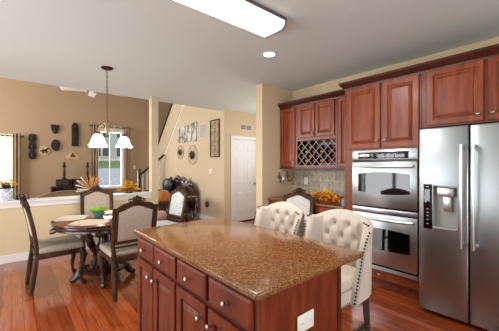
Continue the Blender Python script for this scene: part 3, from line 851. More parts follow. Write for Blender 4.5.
c4['group'] = DG; c4.location = (1.80, 4.22, 0); c4.rotation_euler = (0, 0, math.radians(-84))
c5 = make_chair('dining chair with pale back facing us beneath the wine rack', 'fabric_pale')
c5['group'] = DG; c5.location = (2.86, 2.53, 0); c5.rotation_euler = (0, 0, math.radians(-74))

# ================================================================== dining table
TX, TY = .88, 3.86
tb = thing('dining_table', 'round carved dark wood pedestal table with a reddish inlaid top', 'table', (TX, TY, 0))
M['table_top'] = mat('inlaid_table_top', '#7c4024', .12, coat=.6, coat_rough=.05)
def tt():
    m = M['table_top']; v = coords(m); sp = N(m, 'ShaderNodeVectorMath', operation='LENGTH'); L(m, v, sp.inputs[0])
    c = ramp(m, sp.outputs['Value'], [(.0, '#6b3d25'), (.41, '#5d3320'), (.43, '#2e170e'), (.46, '#2e170e'), (.47, '#8a5330'), (.55, '#6a3a1e')])
    L(m, c, bsdf(m).inputs['Base Color'])
tt()
b = MB(); b.lathe([(0, .735), (.51, .735), (.545, .742), (.555, .752), (.55, .762), (.535, .768), (.0, .768)], 64); b.build('table_top', 'table_top', tb)
b = MB(); b.lathe([(.47, .735), (.525, .735), (.535, .715), (.52, .695), (.525, .675), (.49, .66), (.47, .672)], 64); b.build('apron', 'walnut', tb)
for i in range(6):
    q = 2*PI*i/6+3.3
    m_ = Matrix.Rotation(q, 4, 'Z')
    b = MB(); b.tube([(.50, -.05, .70), (.535, -.03, .685), (.55, 0, .675), (.535, .03, .685), (.50, .05, .70)], [.012, .024, .03, .024, .012], 8)
    b.ball((.553, 0, .668), .02, 8); b.xf(m_); b.build('carved_corbel', 'walnut', tb)
b = MB(); b.lathe([(0, .10), (.2, .10), (.24, .115), (.25, .14), (.22, .165), (.12, .175), (.07, .20), (.05, .26), (.08, .34), (.095, .40), (.06, .47), (.05, .55), (.08, .62), (.16, .655), (.2, .672)], 28); b.build('pedestal', 'walnut', tb)
for i in range(4):
    q = 2*PI*i/4+.55
    b = MB(); b.tube([(.20, 0, .672), (.24, 0, .60), (.21, 0, .47), (.14, 0, .36), (.13, 0, .25), (.19, 0, .17)], [.03, .035, .028, .022, .024, .032], 8)
    b.xf(Matrix.Rotation(q, 4, 'Z')); b.build('curved_support', 'walnut', tb)
    b = MB(); b.tube([(.12, 0, .13), (.20, 0, .15), (.26, 0, .11), (.30, 0, .055), (.33, 0, .035)], [.045, .05, .045, .04, .034], 8)
    b.ball((.33, 0, .036), .036, 8, (1.2, 1, 1)); b.ball((.22, 0, .16), .028, 8)
    b.xf(Matrix.Rotation(q+.78, 4, 'Z')); b.build('scrolled_foot', 'walnut', tb)
# placemats
for ang, lab in ((235, 'beige placemat on the table nearest the kitchen, left of the plant'), (155, 'beige placemat on the table in front of the far left chair'), (60, 'beige placemat on the far side of the table by the buttoned chair'), (-30, 'beige placemat on the table behind the near chair, right of the plant')):
    q = math.radians(ang)
    m_ = Matrix.Translation((TX, TY, .769)) @ Matrix.Rotation(q, 4, 'Z')
    pm = MB()
    poly = [(.20, -.13), (.30, -.19), (.47, -.19), (.52, -.10), (.53, 0), (.52, .10), (.47, .19), (.30, .19), (.20, .13)]
    pm.prism(poly, .0, .004, 'xy', mtx=m_)
    tag(pm.build('placemat', 'placemat', smooth=False), lab, 'placemat', 'placemats on the round table')
# green plant centrepiece
pt = thing('potted_plant', 'small bright green plant in a teal bowl on the round table', 'plant', (TX-.05, TY+.06, .769))
MB().lathe([(0, 0), (.045, 0), (.05, .01), (.07, .04), (.075, .06), (.068, .06), (.06, .05), (0, .05)], 24).build('pot', 'pot_teal', pt)
b = MB()
for i in range(170):
    a = random.uniform(0, 2*PI); e = random.uniform(.1, 1.4); r = random.uniform(.0, .07)
    d = Vector((math.cos(a)*math.cos(e), math.sin(a)*math.cos(e), math.sin(e)))
    b.leaf((math.cos(a)*r, math.sin(a)*r, .065), d, random.uniform(.04, .075), .022)
b.build('foliage', 'leaf_green', pt, smooth=False)

# ================================================================== bar stools (local front = -y)
def make_stool(label, loc):
    t = thing('bar_stool', label, 'stool', loc, -90, 'tufted wingback stools at the island')
    # plan path of inner face
    def path(s):   # s in [-1,1]
        a = abs(s); sg = 1 if s > 0 else -1
        P0, P1, P2, P3 = Vector((.232, -.02)), Vector((.222, .075)), Vector((.20, .135)), Vector((0, .155))
        if a > .62:
            q = (1-a)/.38; p = P0.lerp(P1, q)+(Vector((-.004, 0))*math.sin(PI*q))
        elif a > .48:
            q = (.62-a)/.14; p = P1.lerp(Vector((.215, .15)), q).lerp(Vector((.215, .13)).lerp(Vector((.165, .152)), q), q)
        else:
            q = (.48-a)/.48; p = Vector((.165*(1-q), .152+.012*q))
        return Vector((p.x*sg, p.y))
    ns, nt = 84, 40
    bm_ = MB(); bm = bm_.bm
    rings = []
    zb = .50
    def place(q, z, a, s):
        w = max(0, (a-.5)/.5)
        fl = .035*w*max(0, (z-.80)/.2)**2*(1 if s > 0 else -1)
        return (q.x+fl, q.y+w*(z-.75)*.37, z)
    for i in range(ns+1):
        s = -1+2*i/ns
        p = path(s); d = (path(min(1, s+.01))-path(max(-1, s-.01))).normalized()
        n = Vector((d.y, -d.x))       # towards the sitter
        if n.y > 0 and abs(s) < .4: n = -n
        if abs(s) >= .4 and n.x*s > 0: n = -n
        a = abs(s)
        ztop = 1.0+.067*max(0, math.cos(p.x/.235*PI/2))**.8-.014*math.exp(-((a-.56)/.05)**2)
        if a > .85: ztop -= .035*((a-.85)/.15)**2
        th = .052 if a > .55 else .06
        ring = []
        for j in range(nt+1):
            z = zb+(ztop-.02-zb)*j/nt
            disp = 0
            if a < .5 and z > .66:
                px_, pz_ = .13, .18
                A = p.x/px_+(z-.87)/pz_; B = p.x/px_-(z-.87)/pz_
                fa = abs(math.sin(PI*A)); fb = abs(math.sin(PI*B))
                rA, rB = round(A), round(B)
                bx, bz = (rA+rB)/2*px_, .87+(rA-rB)/2*pz_
                r2 = (p.x-bx)**2+(z-bz)**2
                disp = .018+.010*(fa*fb)**.5-(.030*math.exp(-r2/(2*.016**2)) if bz < 1.0 and abs(bx) < .17 else 0)
                edge = max(0, min(1, (.5-a)/.05, (ztop-.02-z)/.05)); disp *= edge
            elif a >= .5: disp = .006*math.sin(PI*min(1, max(0, (a-.5)/.5)))
            q = p+n*disp
            ring.append(place(q, z, a, s))
        for k in range(1, 6):
            an = PI*k/6
            q = p-n*(th/2)*(1-math.cos(an))
            z = ztop-.02+.02*math.sin(an)
            ring.append(place(q, z, a, s))
        for j in range(9):
            z = ztop-.02+(zb-ztop+.02)*j/8
            q = p-n*th
            ring.append(place(q, z, a, s))
        rings.append([bm.verts.new(v) for v in ring])
    m = len(rings[0])
    for i in range(ns):
        for k in range(m):
            bm.faces.new((rings[i][k], rings[i][(k+1) % m], rings[i+1][(k+1) % m], rings[i+1][k]))
    bm.faces.new(rings[0]); bm.faces.new(rings[-1][::-1])
    bk = bm_.build('backrest', 'linen', t, ang=60)
    # tuft buttons
    for r_, z in enumerate((.96, .87, .78, .69)):
        for x in ((-.13, 0, .13) if r_ % 2 else (-.065, .065)):
            MB().ball((x, .162, z), .010, 8, (1, .6, 1)).build('tuft_button', 'linen', bk)
    # nailheads on the wing fronts and along the seat rail
    for s_ in (-1, 1):
        b = MB()
        for k in range(22):
            z = .515+k*.0208; b.ball((s_*(.270+.035*max(0, (z-.80)/.2)**2), -.021+(z-.75)*.37, z), .0078, 6, (1, .7, 1))
        for k in range(1, 4): b.ball((s_*(.292-.017*k), -.024+.25*.37, .992+.006*k), .0078, 6, (1, .7, 1))
        b.build('nailhead_trim', 'bronze', bk)
    b = MB(); b.box(-.232, .232, -.235, .15, .585, .66, .03, 4); b.warp(lambda c: (c.x, c.y, c.z+(.012*(1-(c.x/.235)**2) if c.z > .62 else 0))); b.build('seat_cushion', 'linen', t)
    b = MB(); b.box(-.236, .236, -.238, .16, .50, .59, .008); sr = b.build('seat_rail', 'linen', t)
    b = MB()
    for k in range(22): b.ball((-.225+k*.45/21, -.238, .512), .0062, 6, (1, .6, 1))
    for s_ in (-1, 1):
        for k in range(10): b.ball((s_*.236, -.222+k*.0215, .512), .0062, 6, (.6, 1, 1))
    b.build('nailhead_trim', 'bronze', sr)
    for sx in (-1, 1):
        for sy, y in ((-1, -.205), (1, .15)):
            b = MB(); y2 = y+(.045 if sy > 0 else 0)
            b.tube([(sx*.205, y, .51), (sx*.21, y2, 0)], [.03, .02], 4); b.build('leg', 'espresso', t)
    b = MB(); b.box(-.2, .2, -.218, -.196, .19, .22, .004); b.build('footrest', 'espresso', t)
    for s_ in (-1, 1): MB().box(s_*.207-.01, s_*.207+.01, -.2, .17, .25, .275, .003).build('stretcher', 'espresso', t)
    return t
s2 = make_stool('cream tufted wingback stool at the near end of the island, by the ovens', (1.795, 1.195, 0))
s2.scale = (.94, 1, 1)
s1 = dup(s2, (1.785, 1.80, 0), -90, 'cream tufted wingback stool at the far end of the island')

# ================================================================== items on the wall counter
cp = thing('autumn_centerpiece', 'autumn arrangement of orange and yellow leaves on the wall worktop', 'flowers', (3.40, 2.34, .881))
MB().lathe([(0, 0), (.10, 0), (.13, .02), (.15, .045), (.13, .045), (.0, .03)], 20, sx=.7, sy=1.3).build('basket', 'rust', cp)
for nm_, mt, n_ in (('yellow_leaves', 'yellow', 110), ('orange_leaves', 'orange', 120), ('rust_leaves', 'rust', 50)):
    b = MB()
    for i in range(n_):
        y = random.gauss(0, .15); y = max(-.24, min(.3, y)); x = random.uniform(-.08, .08); z = .02+random.random()*.12*(1-abs(y)/.5)
        a = random.uniform(0, 2*PI); e = random.uniform(-.2, 1.2)
        b.leaf((x, y, z), (math.cos(a)*math.cos(e), math.sin(a)*math.cos(e), math.sin(e)), random.uniform(.05, .09), .045)
    b.build(nm_, mt, cp, smooth=False)
gl = MB(); gl.lathe([(0, .0), (.032, .0), (.034, .01), (.038, .10), (.035, .10), (.031, .012), (0, .012)], 20, (3.33, 2.02, .881))
gl.xf(Matrix.Translation((-.02, -.03, 0)))
tag(gl.build('tumbler', mat('smoky_glass', '#8f959e', .05, 0, .6, .8)), 'small grey glass tumbler on the worktop right of the autumn leaves', 'glass')
# backsplash outlet
ol = thing('outlet', 'white outlet plate on the tiled backsplash', 'outlet', (KX-.012, 3.02, 1.15), -90)
MB().box(-.038, .038, -.006, 0, -.06, .06, .003).build('plate', 'plastic_white', ol)
for z in (-.025, .025): MB().box(-.016, .016, -.009, -.005, z-.014, z+.014, .003).build('socket', 'plastic_white', ol)
# sconce on the stub wall
for (x, z, lab) in ((3.50, 1.19, 'small dark iron wall hook with an ivory candle on the side wall, left one'), (3.70, 1.20, 'dark iron scroll wall decoration beside the backsplash')):
    sc = thing('wall_sconce', lab, 'sconce', (x, 3.337, z), 0, 'iron pieces on the side wall')
    b = MB()
    b.tube([(0, -.01, .09), (-.02, -.012, .05), (.0, -.012, .0), (.02, -.012, -.05), (0, -.01, -.07)], .007, 6)
    b.tube([(0, -.012, -.05), (0, -.06, -.07), (.01, -.09, -.05), (.01, -.08, -.03)], .006, 6)
    for s_ in (-1, 1): b.tube([(0, -.012, .02), (s_*.04, -.014, .05), (s_*.055, -.014, .02), (s_*.035, -.014, .0)], .005, 6)
    b.ball((0, -.012, .095), .012, 8)
    b.build('bracket', 'art_black', sc)
    b = MB(); b.lathe([(.0, -.035), (.03, -.033), (.03, -.03), (0, -.03)], 12, (.01, -.08, 0)); b.build('drip_pan', 'art_black', sc)
    if x < 3.6: MB().lathe([(0, -.03), (.016, -.03), (.016, .035), (0, .038)], 12, (.01, -.08, 0)).build('candle', 'candle', sc)

# ================================================================== picture wall
def wall_x(name, label, cat, y, z, group=None): return thing(name, label, cat, (KX, y, z), -90, group)
cv = wall_x('canvas_art', 'wide canvas with abstract grey and brown shapes on the stair wall', 'artwork', 7.815, 2.08)
M['art'] = noisy('abstract_canvas', [(.3, '#e6e0d6'), (.47, '#c9c6c1'), (.53, '#5a5c62'), (.58, '#8f7a64'), (.66, '#e0dace')], 3.2, (2.2, 2.2, 1), .8, 5)
for i, (w, zo, h) in enumerate(((.42, 0, .46), (.40, .02, .46), (.26, .0, .52))):
    MB().box(sum((.42, .40, .26)[:i])+.004*i, sum((.42, .40, .26)[:i])+w, -.035, 0, zo, zo+h, .003).build('canvas', 'art', cv)
gr = wall_x('wall_grille', 'white return air grille on the stair wall beside the canvas', 'vent', 6.585, 2.12)
b = MB(); b.box(0, .31, -.012, 0, 0, .40, .003); f = b.build('frame', 'grille', gr)
b = MB()
for i in range(13): b.box(.03, .28, -.016, -.010, .03+i*.027, .042+i*.027)
b.build('louvre', mat('louvre_grey', '#7c838c', .5), f, smooth=False)
gr = thing('wall_grille', 'small supply grille on the wall above the white door', 'vent', (4.31, 5.45, 2.29))
b = MB(); b.box(0, .38, -.012, 0, 0, .155, .003); f = b.build('frame', 'grille', gr)
b = MB(); b.box(.02, .18, -.014, -.011, .02, .135).box(.20, .36, -.014, -.011, .02, .135); b.build('louvre', mat('louvre_dark', '#8b8071', .5), f, smooth=False)
fm = wall_x('metal_wall_panel', 'tall narrow iron scroll wall panel near the closet corner', 'wall decor', 6.035, 1.615)
b = MB(); b.box(0, .40, -.03, 0, 0, .025).box(0, .40, -.03, 0, .905, .93).box(0, .025, -.03, 0, .03, .9).box(.375, .40, -.03, 0, .03, .9); b.build('frame', 'chair_wood', fm, smooth=False)
MB().box(.025, .375, -.008, -.002, .025, .905).build('backing', mat('aged_beige_backing', '#bda98a', .8), fm, smooth=False)
b = MB()
for k in range(4):
    z0 = .05+k*.215
    for s_ in (-1, 1):
        b.tube([(.2+s_*.02, -.015, z0), (.2+s_*.12, -.015, z0+.05), (.2+s_*.12, -.015, z0+.14), (.2+s_*.04, -.015, z0+.17), (.2+s_*.03, -.015, z0+.11), (.2+s_*.08, -.015, z0+.09)], .0055, 6)
b.tube([(.2, -.015, .03), (.2, -.015, .9)], .007, 6)
b.build('scrollwork', mat('light_bronze_iron', '#86715a', .6, .2), fm)
for (y, z, r, lab) in ((7.684, 1.80, .20, 'smaller wire wheel wall ornament with a dark leaf centre, left one'), (6.95, 1.70, .26, 'larger wire wheel wall ornament with a dark leaf centre, right one')):
    wd = wall_x('wire_wall_ornament', lab, 'wall decor', y, z, 'wire wheel ornaments on the stair wall')
    b = MB(); b.tube([(r*math.cos(2*PI*k/24), -.02, r*math.sin(2*PI*k/24)) for k in range(25)], .005, 6)
    b.tube([(r*.45*math.cos(2*PI*k/16), -.03, r*.45*math.sin(2*PI*k/16)) for k in range(17)], .004, 6)
    for k in range(6):
        q = PI*k/3; b.tube([(0, -.03, 0), (r*math.cos(q), -.02, r*math.sin(q))], .003, 5)
    b.build('wire_ring', 'bronze', wd)
    b = MB()
    for k in range(9):
        q = 2*PI*k/9; b.leaf((0, -.03, 0), (math.cos(q), -.25, math.sin(q)), r*.55, r*.3, Vector((0, -1, 0)))
    b.build('leaf_centre', 'art_black', wd, smooth=False)
sw = wall_x('light_switch', 'white light switch plate on the hall wall under the iron panel', 'switch', 6.05, 1.265)
MB().box(-.06, .06, -.006, 0, -.06, .06, .003).build('plate', 'plastic_white', sw)
for x in (-.025, .025): MB().box(x-.006, x+.006, -.014, -.005, -.012, .012, .002).build('toggle', 'plastic_white', sw)
b = MB(); b.lathe([(0, -.04), (.05, -.036), (.075, -.02), (.075, 0), (0, 0)], 18, (0, 0, 0), 'x'); o = b.build('plug_in_device', 'black'); o.location = (KX, 6.2, .41)
tag(o, 'round black device plugged into the hall wall near the floor', 'device')
b = MB(); b.box(-.035, .035, -.006, 0, -.06, .06, .003); b.box(-.006, .006, -.012, -.005, -.012, .012, .002); o = b.build('light_switch', 'plastic_white'); o.location = (3.11, 9.6, 1.35)
tag(o, 'light switch on the far family room wall right of the window', 'switch')

# ================================================================== ornate sofa, side table, coffee table in the living area
sf = thing('carved_sofa', 'ornate dark carved sofa with blue cushions against the stair wall', 'sofa', (3.78, 7.55, 0), -90)
b = MB(); up = []; n = 30
for i in range(n+1):
    x = -.98+1.96*i/n; q = x/.98
    up.append((x, .78+.24*math.cos(q*PI/2)**1.2+.05*math.cos(q*PI*3)))
b.prism(up+[(.98, .25), (-.98, .25)], -.14, -.03, 'xz', .01)
b.tube([(x, -.10, z) for x, z in up], .045, 8)
for q in (-.8, -.45, 0, .45, .8): b.ball((q*.98, -.12, .80+.24*math.cos(q*PI/2)+.02), .075, 10, (1.4, .6, 1))
b.build('carved_back', 'walnut', sf)
b = MB(); b.prism([(x*.86, z-.1) for x, z in up]+[(.84, .4), (-.84, .4)], -.20, -.12, 'xz', .02); b.build('back_cushion', 'walnut', sf)
MB().box(-.85, .85, -.80, -.15, .28, .46, .05, 4).build('seat_cushion', 'sofa_blue', sf)
MB().box(-.95, .95, -.82, -.05, .18, .29, .02).build('base', 'walnut', sf)
for s_ in (-1, 1):
    b = MB(); b.tube([(s_*.92, -.1, .62), (s_*.94, -.4, .60), (s_*.94, -.7, .60), (s_*.94, -.82, .54), (s_*.92, -.78, .46), (s_*.92, -.76, .2)], [.05, .055, .06, .06, .045, .05], 8)
    b.tube([(s_*.92, -.45, .55), (s_*.92, -.45, .2)], .05, 8); b.build('arm', 'walnut', sf)
    for y in (-.75, -.12): MB().tube([(s_*.9, y, .2), (s_*.93, y, .1), (s_*.9, y, 0)], [.05, .03, .035], 8).build('leg', 'walnut', sf)
b = MB(); b.ball((0, 0, 0), .26, 16, (.35, 1.2, .75)); o = b.build('throw_cushion', 'sofa_blue'); o.location = (3.49, 7.85, .84); 
tag(o, 'rounded midnight blue cushion propped on the carved sofa', 'cushion')
def cab_table(name, label, loc, w, d, h, rz=0):
    t = thing(name, label, 'table', loc, rz)
    MB().box(-w/2, w/2, -d/2, d/2, h-.03, h, .008).build('table_top', 'table_top2', t)
    MB().box(-w/2+.03, w/2-.03, -d/2+.03, d/2-.03, h-.11, h-.03, .006).build('apron', 'walnut', t)
    for sx in (-1, 1):
        for sy in (-1, 1):
            x, y = sx*(w/2-.05), sy*(d/2-.05)
            b = MB(); b.tube([(x, y, h-.05), (x+sx*.02, y+sy*.02, h-.15), (x+sx*.01, y, h*.5), (x-sx*.02, y-sy*.02, h*.25), (x+sx*.01, y+sy*.01, .04), (x+sx*.03, y+sy*.03, 0)], [.04, .045, .03, .02, .025, .03], 8)
            b.build('leg', 'walnut', t)
    return t
M['table_top2'] = mat('brown_polished_top', '#6e3d22', .2, coat=.5)
cab_table('side_table', 'dark carved side table with curved legs beside the hall wall', (3.10, 6.15, 0), .58, .58, .68)
cab_table('console_table', 'dark wooden table just beyond the column, holding the wicker basket', (2.46, 5.98, 0), .56, .6, .655)
b = MB(); b.lathe([(0, 0), (.13, 0), (.145, .04), (.145, .13), (.12, .19), (.06, .22), (0, .225)], 24); o = b.build('wicker_basket', 'honey'); o.location = (2.50, 5.86, .656)
tag(o, 'honey coloured rounded wicker basket on the dark table beyond the column', 'basket')
ot = thing('round_ottoman', 'small round pinkish upholstered stool behind the near dining chair', 'stool', (2.04, 4.95, 0))
MB().lathe([(0, .44), (.11, .44), (.13, .47), (.13, .53), (.11, .57), (0, .585)], 24).build('cushion', mat('dusty_pink_fabric', '#b99a8a', .85), ot)
for i in range(4):
    q = PI*i/2+.4; MB().tube([(.09*math.cos(q), .09*math.sin(q), .45), (.15*math.cos(q), .15*math.sin(q), 0)], [.022, .014], 8).build('leg', 'chair_wood', ot)

# ================================================================== family room back wall
YF = 9.6
def onfar(name, label, poly, th=.05, m='art_black', group='carved pieces on the far wall', cat='wall decor', extra=None):
    cx_ = sum(p[0] for p in poly)/len(poly); cz_ = sum(p[1] for p in poly)/len(poly)
    b = MB(); b.prism([(x-cx_, z-cz_) for x, z in poly], -th, 0, 'xz', min(.012, th/3))
    if extra: extra(b, cx_, cz_, th)
    o = b.build(name, m); o.location = (cx_, YF, cz_); tag(o, label, cat, group); return o
def ell(cx_, cz_, rx, rz, n=20): return [(cx_+rx*math.cos(2*PI*k/n), cz_+rz*math.sin(2*PI*k/n)) for k in range(n)]
# three-lobed mask board
pl = []
for s_ in (1, -1):
    rng = range(0, 31) if s_ > 0 else range(30, -1, -1)
    for k in rng:
        t = k/30; w = .055+.032*abs(math.sin(PI*3*t))**.7
        pl.append((.423+s_*w, 1.585+.675*t))
onfar('carved_mask', 'tall black three-lobed carved panel, leftmost on the far wall', pl,
      extra=lambda b, cx_, cz_, th: [b.ball((0, -th, dz), .035, 10, (1, .6, 1.6)) for dz in (-.22, 0, .22)])
onfar('carved_mask', 'black shield-shaped mask, the upper of two on the far wall', [(.83, 2.56), (1.02, 2.56), (1.015, 2.44), (.97, 2.34), (.925, 2.30), (.88, 2.34), (.835, 2.44)],
      extra=lambda b, cx_, cz_, th: [b.ball((0, -th, -.02), .04, 10, (.6, .8, 2)), b.ball((-.045, -th, .04), .018), b.ball((.045, -th, .04), .018)])
onfar('carved_mask', 'black oval mask on the far wall below the shield-shaped one', ell(.94, 1.985, .105, .165),
      extra=lambda b, cx_, cz_, th: [b.ball((0, -th, 0), .035, 10, (.6, .8, 2)), b.ball((-.045, -th, .05), .018), b.ball((.045, -th, .05), .018)])
pl = [(1.325, 1.98), (1.50, 1.98), (1.50, 2.50)]+[(1.4125+.0875*math.cos(PI*k/8), 2.53+.14*math.sin(PI*k/8)) for k in range(1, 8)]+[(1.325, 2.50)]
fg = onfar('carved_mask', 'tall black arched figure panel on the far wall, nearest the window', pl,
      extra=lambda b, cx_, cz_, th: [b.ball((1.4125-cx_, -th, 2.52-cz_), .05, 10, (1, .7, 1.2)), b.box(1.36-cx_, 1.465-cx_, -th-.02, -th, 2.05-cz_, 2.43-cz_, .01)])
# small plaques
pq = thing('horse_plaque', 'small tan plaque with a dark horse on the far wall', 'wall decor', (.68, YF, 1.70), 0)
MB().prism(ell(0, .12, .125, .13, 18), -.02, 0, 'xz').build('backing', 'gold', pq, smooth=False)
b = MB(); b.ball((0, -.03, .13), .04, 10, (1.5, .5, .8)); b.tube([(.04, -.03, .14), (.075, -.03, .19), (.10, -.03, .185)], [.022, .016, .012], 6)
for x in (-.045, -.02, .03, .055): b.tube([(x, -.03, .12), (x+.008, -.03, .045)], .009, 5)
b.tube([(-.055, -.03, .14), (-.09, -.03, .09)], .008, 5); b.build('horse', 'art_black', pq)
pq = thing('pyramid_plaque', 'small triangular tan plaque with a dark pyramid below the arched panel', 'wall decor', (1.35, YF, 1.61), 0)
MB().prism([(-.15, 0), (.15, 0), (.17, .06), (0, .22), (-.17, .06)], -.02, 0, 'xz').build('backing', 'gold', pq, smooth=False)
MB().prism([(-.07, .045), (.07, .045), (0, .185)], -.035, -.02, 'xz').build('pyramid', 'bronze', pq, smooth=False)
# dark shelf unit with statues
su = thing('shelf_unit', 'stepped black open shelf unit against the far wall', 'shelf', (.82, 9.4, 0))
b = MB()
b.box(0, .98, -.17, .17, 0, .60)
def cube_frame(b, x0, x1, z0, z1, t=.028):
    b.box(x0, x1, -.17, .17, z0, z0+t).box(x0, x1, -.17, .17, z1-t, z1).box(x0, x0+t, -.17, .17, z0+t, z1-t).box(x1-t, x1, -.17, .17, z0+t, z1-t)
cube_frame(b, 0, .30, .60, .82); cube_frame(b, .12, .46, .82, 1.02); cube_frame(b, .50, .92, .60, 1.02)
b.box(.30, .50, -.17, .17, .60, .80)
b.build('frame', 'art_black', su, smooth=False)
MB().box(.03, .27, .10, .11, .63, .79).build('back_panel', 'art_black', su, smooth=False)
b = MB(); b.lathe([(0, .6285), (.06, .6285), (.08, .70), (.05, .78), (.03, .80), (0, .80)], 14, (1.53, 9.38, 0)); tag(b.build('dark_jar', 'art_black'), 'small dark jar inside the larger open cube of the shelf', 'jar')
for x, z, lab in ((1.12, 1.021, 'slim dark carved statue on the shelf unit, left one'), (1.70, 1.021, 'slim dark carved statue on the shelf unit near the drape, right one')):
    b = MB(); b.lathe([(0, 0), (.055, 0), (.055, .03), (.025, .06), (.035, .15), (.028, .24), (.02, .30), (.04, .34), (.045, .38), (.02, .41), (.03, .45), (.012, .49), (0, .5)], 14)
    if z < 1: b.lathe([(.0, -.82), (.1, -.82), (.1, -.78), (.03, -.75), (.03, -.05), (.08, -.02), (.08, 0), (0, 0)], 14)
    o = b.build('statue', 'art_black' if z > 1 else 'espresso'); o.location = (x, 9.38, z); tag(o, lab, 'statue', 'slim dark statues by the far wall')
# sofa in front
so = thing('family_room_sofa', 'olive tan sofa with a gently arched back behind the low wall', 'sofa', (.98, 7.9, 0), 0)
b = MB(); pl = []
for i in range(25):
    q = -1+2*i/24; pl.append((q*.82, .60+.21*math.cos(q*PI/2)))
b.prism(pl+[(.78, .1), (-.78, .1)], -.12, .1, 'xz', .03); b.build('backrest', 'sofa_tan', so)
b = MB(); b.tube([(x, -.12, z) for x, z in pl], .02, 6); b.build('piping', 'sofa_tan', so)
MB().box(-.78, .78, .1, .8, .12, .44, .05, 3).build('seat', 'sofa_tan', so)
for lx in (-.7, .7):
    for ly in (-.05, .7): MB().box(lx-.03, lx+.03, ly-.03, ly+.03, 0, .14).build('leg', 'espresso', so, smooth=False)
for s_ in (-1, 1): MB().box(s_*.78-.1, s_*.78+.1, -.1, .8, .1, .58, .06, 3).build('arm', 'sofa_tan', so)
# curtains
def curtain(x0, x1, z0, z1, y, m, amp=.03, fold=.07):
    b = MB(); n = int((x1-x0)/.012); A = []; B = []
    for i in range(n+1):
        x = x0+(x1-x0)*i/n; yy = y+amp*math.sin(2*PI*(x-x0)/fold)
        A.append((b.bm.verts.new((x, yy, z0)), b.bm.verts.new((x, yy, z1)), b.bm.verts.new((x, yy+.006, z1)), b.bm.verts.new((x, yy+.006, z0))))
    for i in range(n):
        for k in range(4): b.bm.faces.new((A[i][k], A[i][(k+1) % 4], A[i+1][(k+1) % 4], A[i+1][k]))
    b.bm.faces.new(A[0]); b.bm.faces.new(A[-1][::-1])
    return b
YD = 9.46
rd = thing('curtain_rod', 'dark curtain rod with finials above the left window', 'curtain rod', (0, YD, 2.17))
b = MB(); b.tube([(-1.2, 0, 0), (.19, 0, 0)], .012, 8); b.ball((.21, 0, 0), .03, 10); b.build('rod', 'espresso', rd)
MB().tube([(.17, 0, 0), (.17, .139, 0)], .01, 6).build('bracket', 'espresso', rd)
o = curtain(-1.1, .0, .12, 2.2, YD, 'sheer', .02, .09).build('sheer_curtain', 'sheer'); tag(o, 'pale sheer curtain across the left window', 'curtain')
o = curtain(.02, .17, .05, 2.24, YD, 'drape').build('drape', 'drape'); tag(o, 'taupe drape hanging at the right side of the left window', 'curtain', 'taupe drapes')
o = curtain(1.82, 1.99, .05, 2.66, YD, 'drape').build('drape', 'drape'); tag(o, 'taupe drape hanging left of the window behind the chandelier', 'curtain', 'taupe drapes')
o = curtain(2.75, 2.92, .05, 2.66, YD, 'drape').build('drape', 'drape'); tag(o, 'taupe drape hanging right of the window behind the chandelier', 'curtain', 'taupe drapes')
rd = thing('curtain_rod', 'dark curtain rod over the window behind the chandelier', 'curtain rod', (2.37, YD, 2.6))
MB().tube([(-.62, 0, 0), (.62, 0, 0)], .012, 8).build('rod', 'espresso', rd)
MB().tube([(-.5, 0, 0), (-.5, .139, 0)], .01, 6).build('bracket', 'espresso', rd)
MB().tube([(.5, 0, 0), (.5, .139, 0)], .01, 6).build('bracket', 'espresso', rd)

# ================================================================== on the low wall's cap
ZC = .899
vs = thing('flower_vase', 'blue and white porcelain vase with yellow flowers on the low wall', 'vase', (-.06, 5.43, ZC))
m = M['porcelain']; v = coords(m); n_ = N(m, 'ShaderNodeTexNoise', Scale=25.0, Detail=3); L(m, v, n_.inputs['Vector'])
L(m, ramp(m, n_.outputs['Fac'], [(.42, '#e4e6f2'), (.5, '#7f88b4'), (.56, '#dfe1ee')]), bsdf(m).inputs['Base Color'])
MB().lathe([(0, 0), (.05, 0), (.055, .01), (.075, .07), (.07, .13), (.045, .165), (.05, .175), (.04, .175), (.03, .16), (0, .15)], 22).build('vase', 'porcelain', vs)
b = MB()
for i in range(60):
    a = random.uniform(0, 2*PI); e = random.uniform(.1, 1.5)
    b.leaf((0, 0, .17), (math.cos(a)*math.cos(e), math.sin(a)*math.cos(e), math.sin(e)), random.uniform(.07, .13), .03)
b.build('dark_leaves', mat('dark_green_leaves', '#22301f', .6), vs, smooth=False)
def petals(b, c, r, n=9):
    for k in range(n):
        a = 2*PI*k/n; b.leaf(c, (math.cos(a), math.sin(a)*.6-.3, .5+.4*math.sin(a*2)), r, r*.6)
b = MB()
for x, y, z in ((.07, -.02, .24), (.05, 0, .28), (-.05, .02, .23), (-.07, -.03, .26), (.10, 0, .22), (0, -.03, .22)): petals(b, (x, y, z), .045)
b.build('blossoms', 'yellow', vs, smooth=False)
fb = thing('trinket_box', 'small dark wooden box with a pale figurine on the low wall', 'box', (.125, 5.44, ZC))
MB().box(-.09, .07, -.05, .05, 0, .085, .006).build('box', 'walnut', fb)
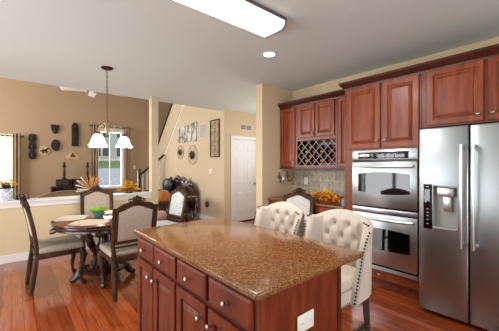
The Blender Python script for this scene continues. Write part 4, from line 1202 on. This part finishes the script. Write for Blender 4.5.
b = MB(); b.lathe([(0, .0), (.03, 0), (.022, .03), (.026, .05), (.012, .065), (.02, .085), (0, .1)], 12, (.03, -.075, 0)); b.build('figurine', mat('tan_figurine', '#a9886c', .6), fb)
# dried wheat bouquet
wb = thing('dried_bouquet', 'spiky bouquet of dried orange wheat and pale plumes on the low wall', 'flowers', (1.03, 5.43, ZC))
MB().lathe([(0, 0), (.035, 0), (.05, .04), (.04, .09), (.03, .11), (.024, .11), (.0, .02)], 16).build('vase', 'walnut', wb)
b = MB()
for i in range(46):
    a = random.uniform(-1.3, .9); p = Vector((0, 0, .1)); ln = random.uniform(.14, .26)
    d = Vector((math.sin(a)*.8, random.uniform(-.3, .3), max(.15, math.cos(a)))).normalized()
    b.tube([p, p+d*ln*.6, p+d*ln+Vector((0, 0, -.01))], [.002, .004, .0015], 4)
    b.leaf(p+d*ln*.6, d, ln*.45, .009)
b.build('wheat_stems', 'wheat', wb, smooth=False)
b = MB()
for a, ln in ((-1.5, .20), (-1.2, .24), (-.9, .26), (-.6, .27), (-1.75, .22)):
    d = Vector((math.sin(a), -.1, max(-.1, math.cos(a))))
    b.tube([(0, 0, .1), Vector((0, 0, .1))+d*ln*.6, Vector((0, 0, .1))+d*ln], [.003, .008, .011], 5)
b.build('pale_plumes', 'pale', wb, smooth=False)
yb = thing('flower_arrangement', 'spreading yellow silk flowers in a dark dish on the low wall', 'flowers', (1.66, 5.43, ZC))
MB().lathe([(0, 0), (.06, 0), (.085, .03), (.08, .045), (0, .03)], 18).build('dish', 'walnut', yb)
b = MB()
for i in range(44):
    x = random.gauss(0, .09); x = max(-.2, min(.2, x)); z = .04+random.random()*.2*math.exp(-(x/.13)**2)
    petals(b, (x, random.uniform(-.05, .05), z), random.uniform(.035, .05), 8)
b.build('blossoms', 'yellow', yb, smooth=False)
b = MB()
for i in range(40):
    a = random.uniform(0, 2*PI); e = random.uniform(0, .9)
    b.leaf((0, 0, .04), (math.cos(a), math.sin(a)*.4, math.sin(e)*.6), random.uniform(.08, .16), .02)
b.build('leaves', 'rust', yb, smooth=False)
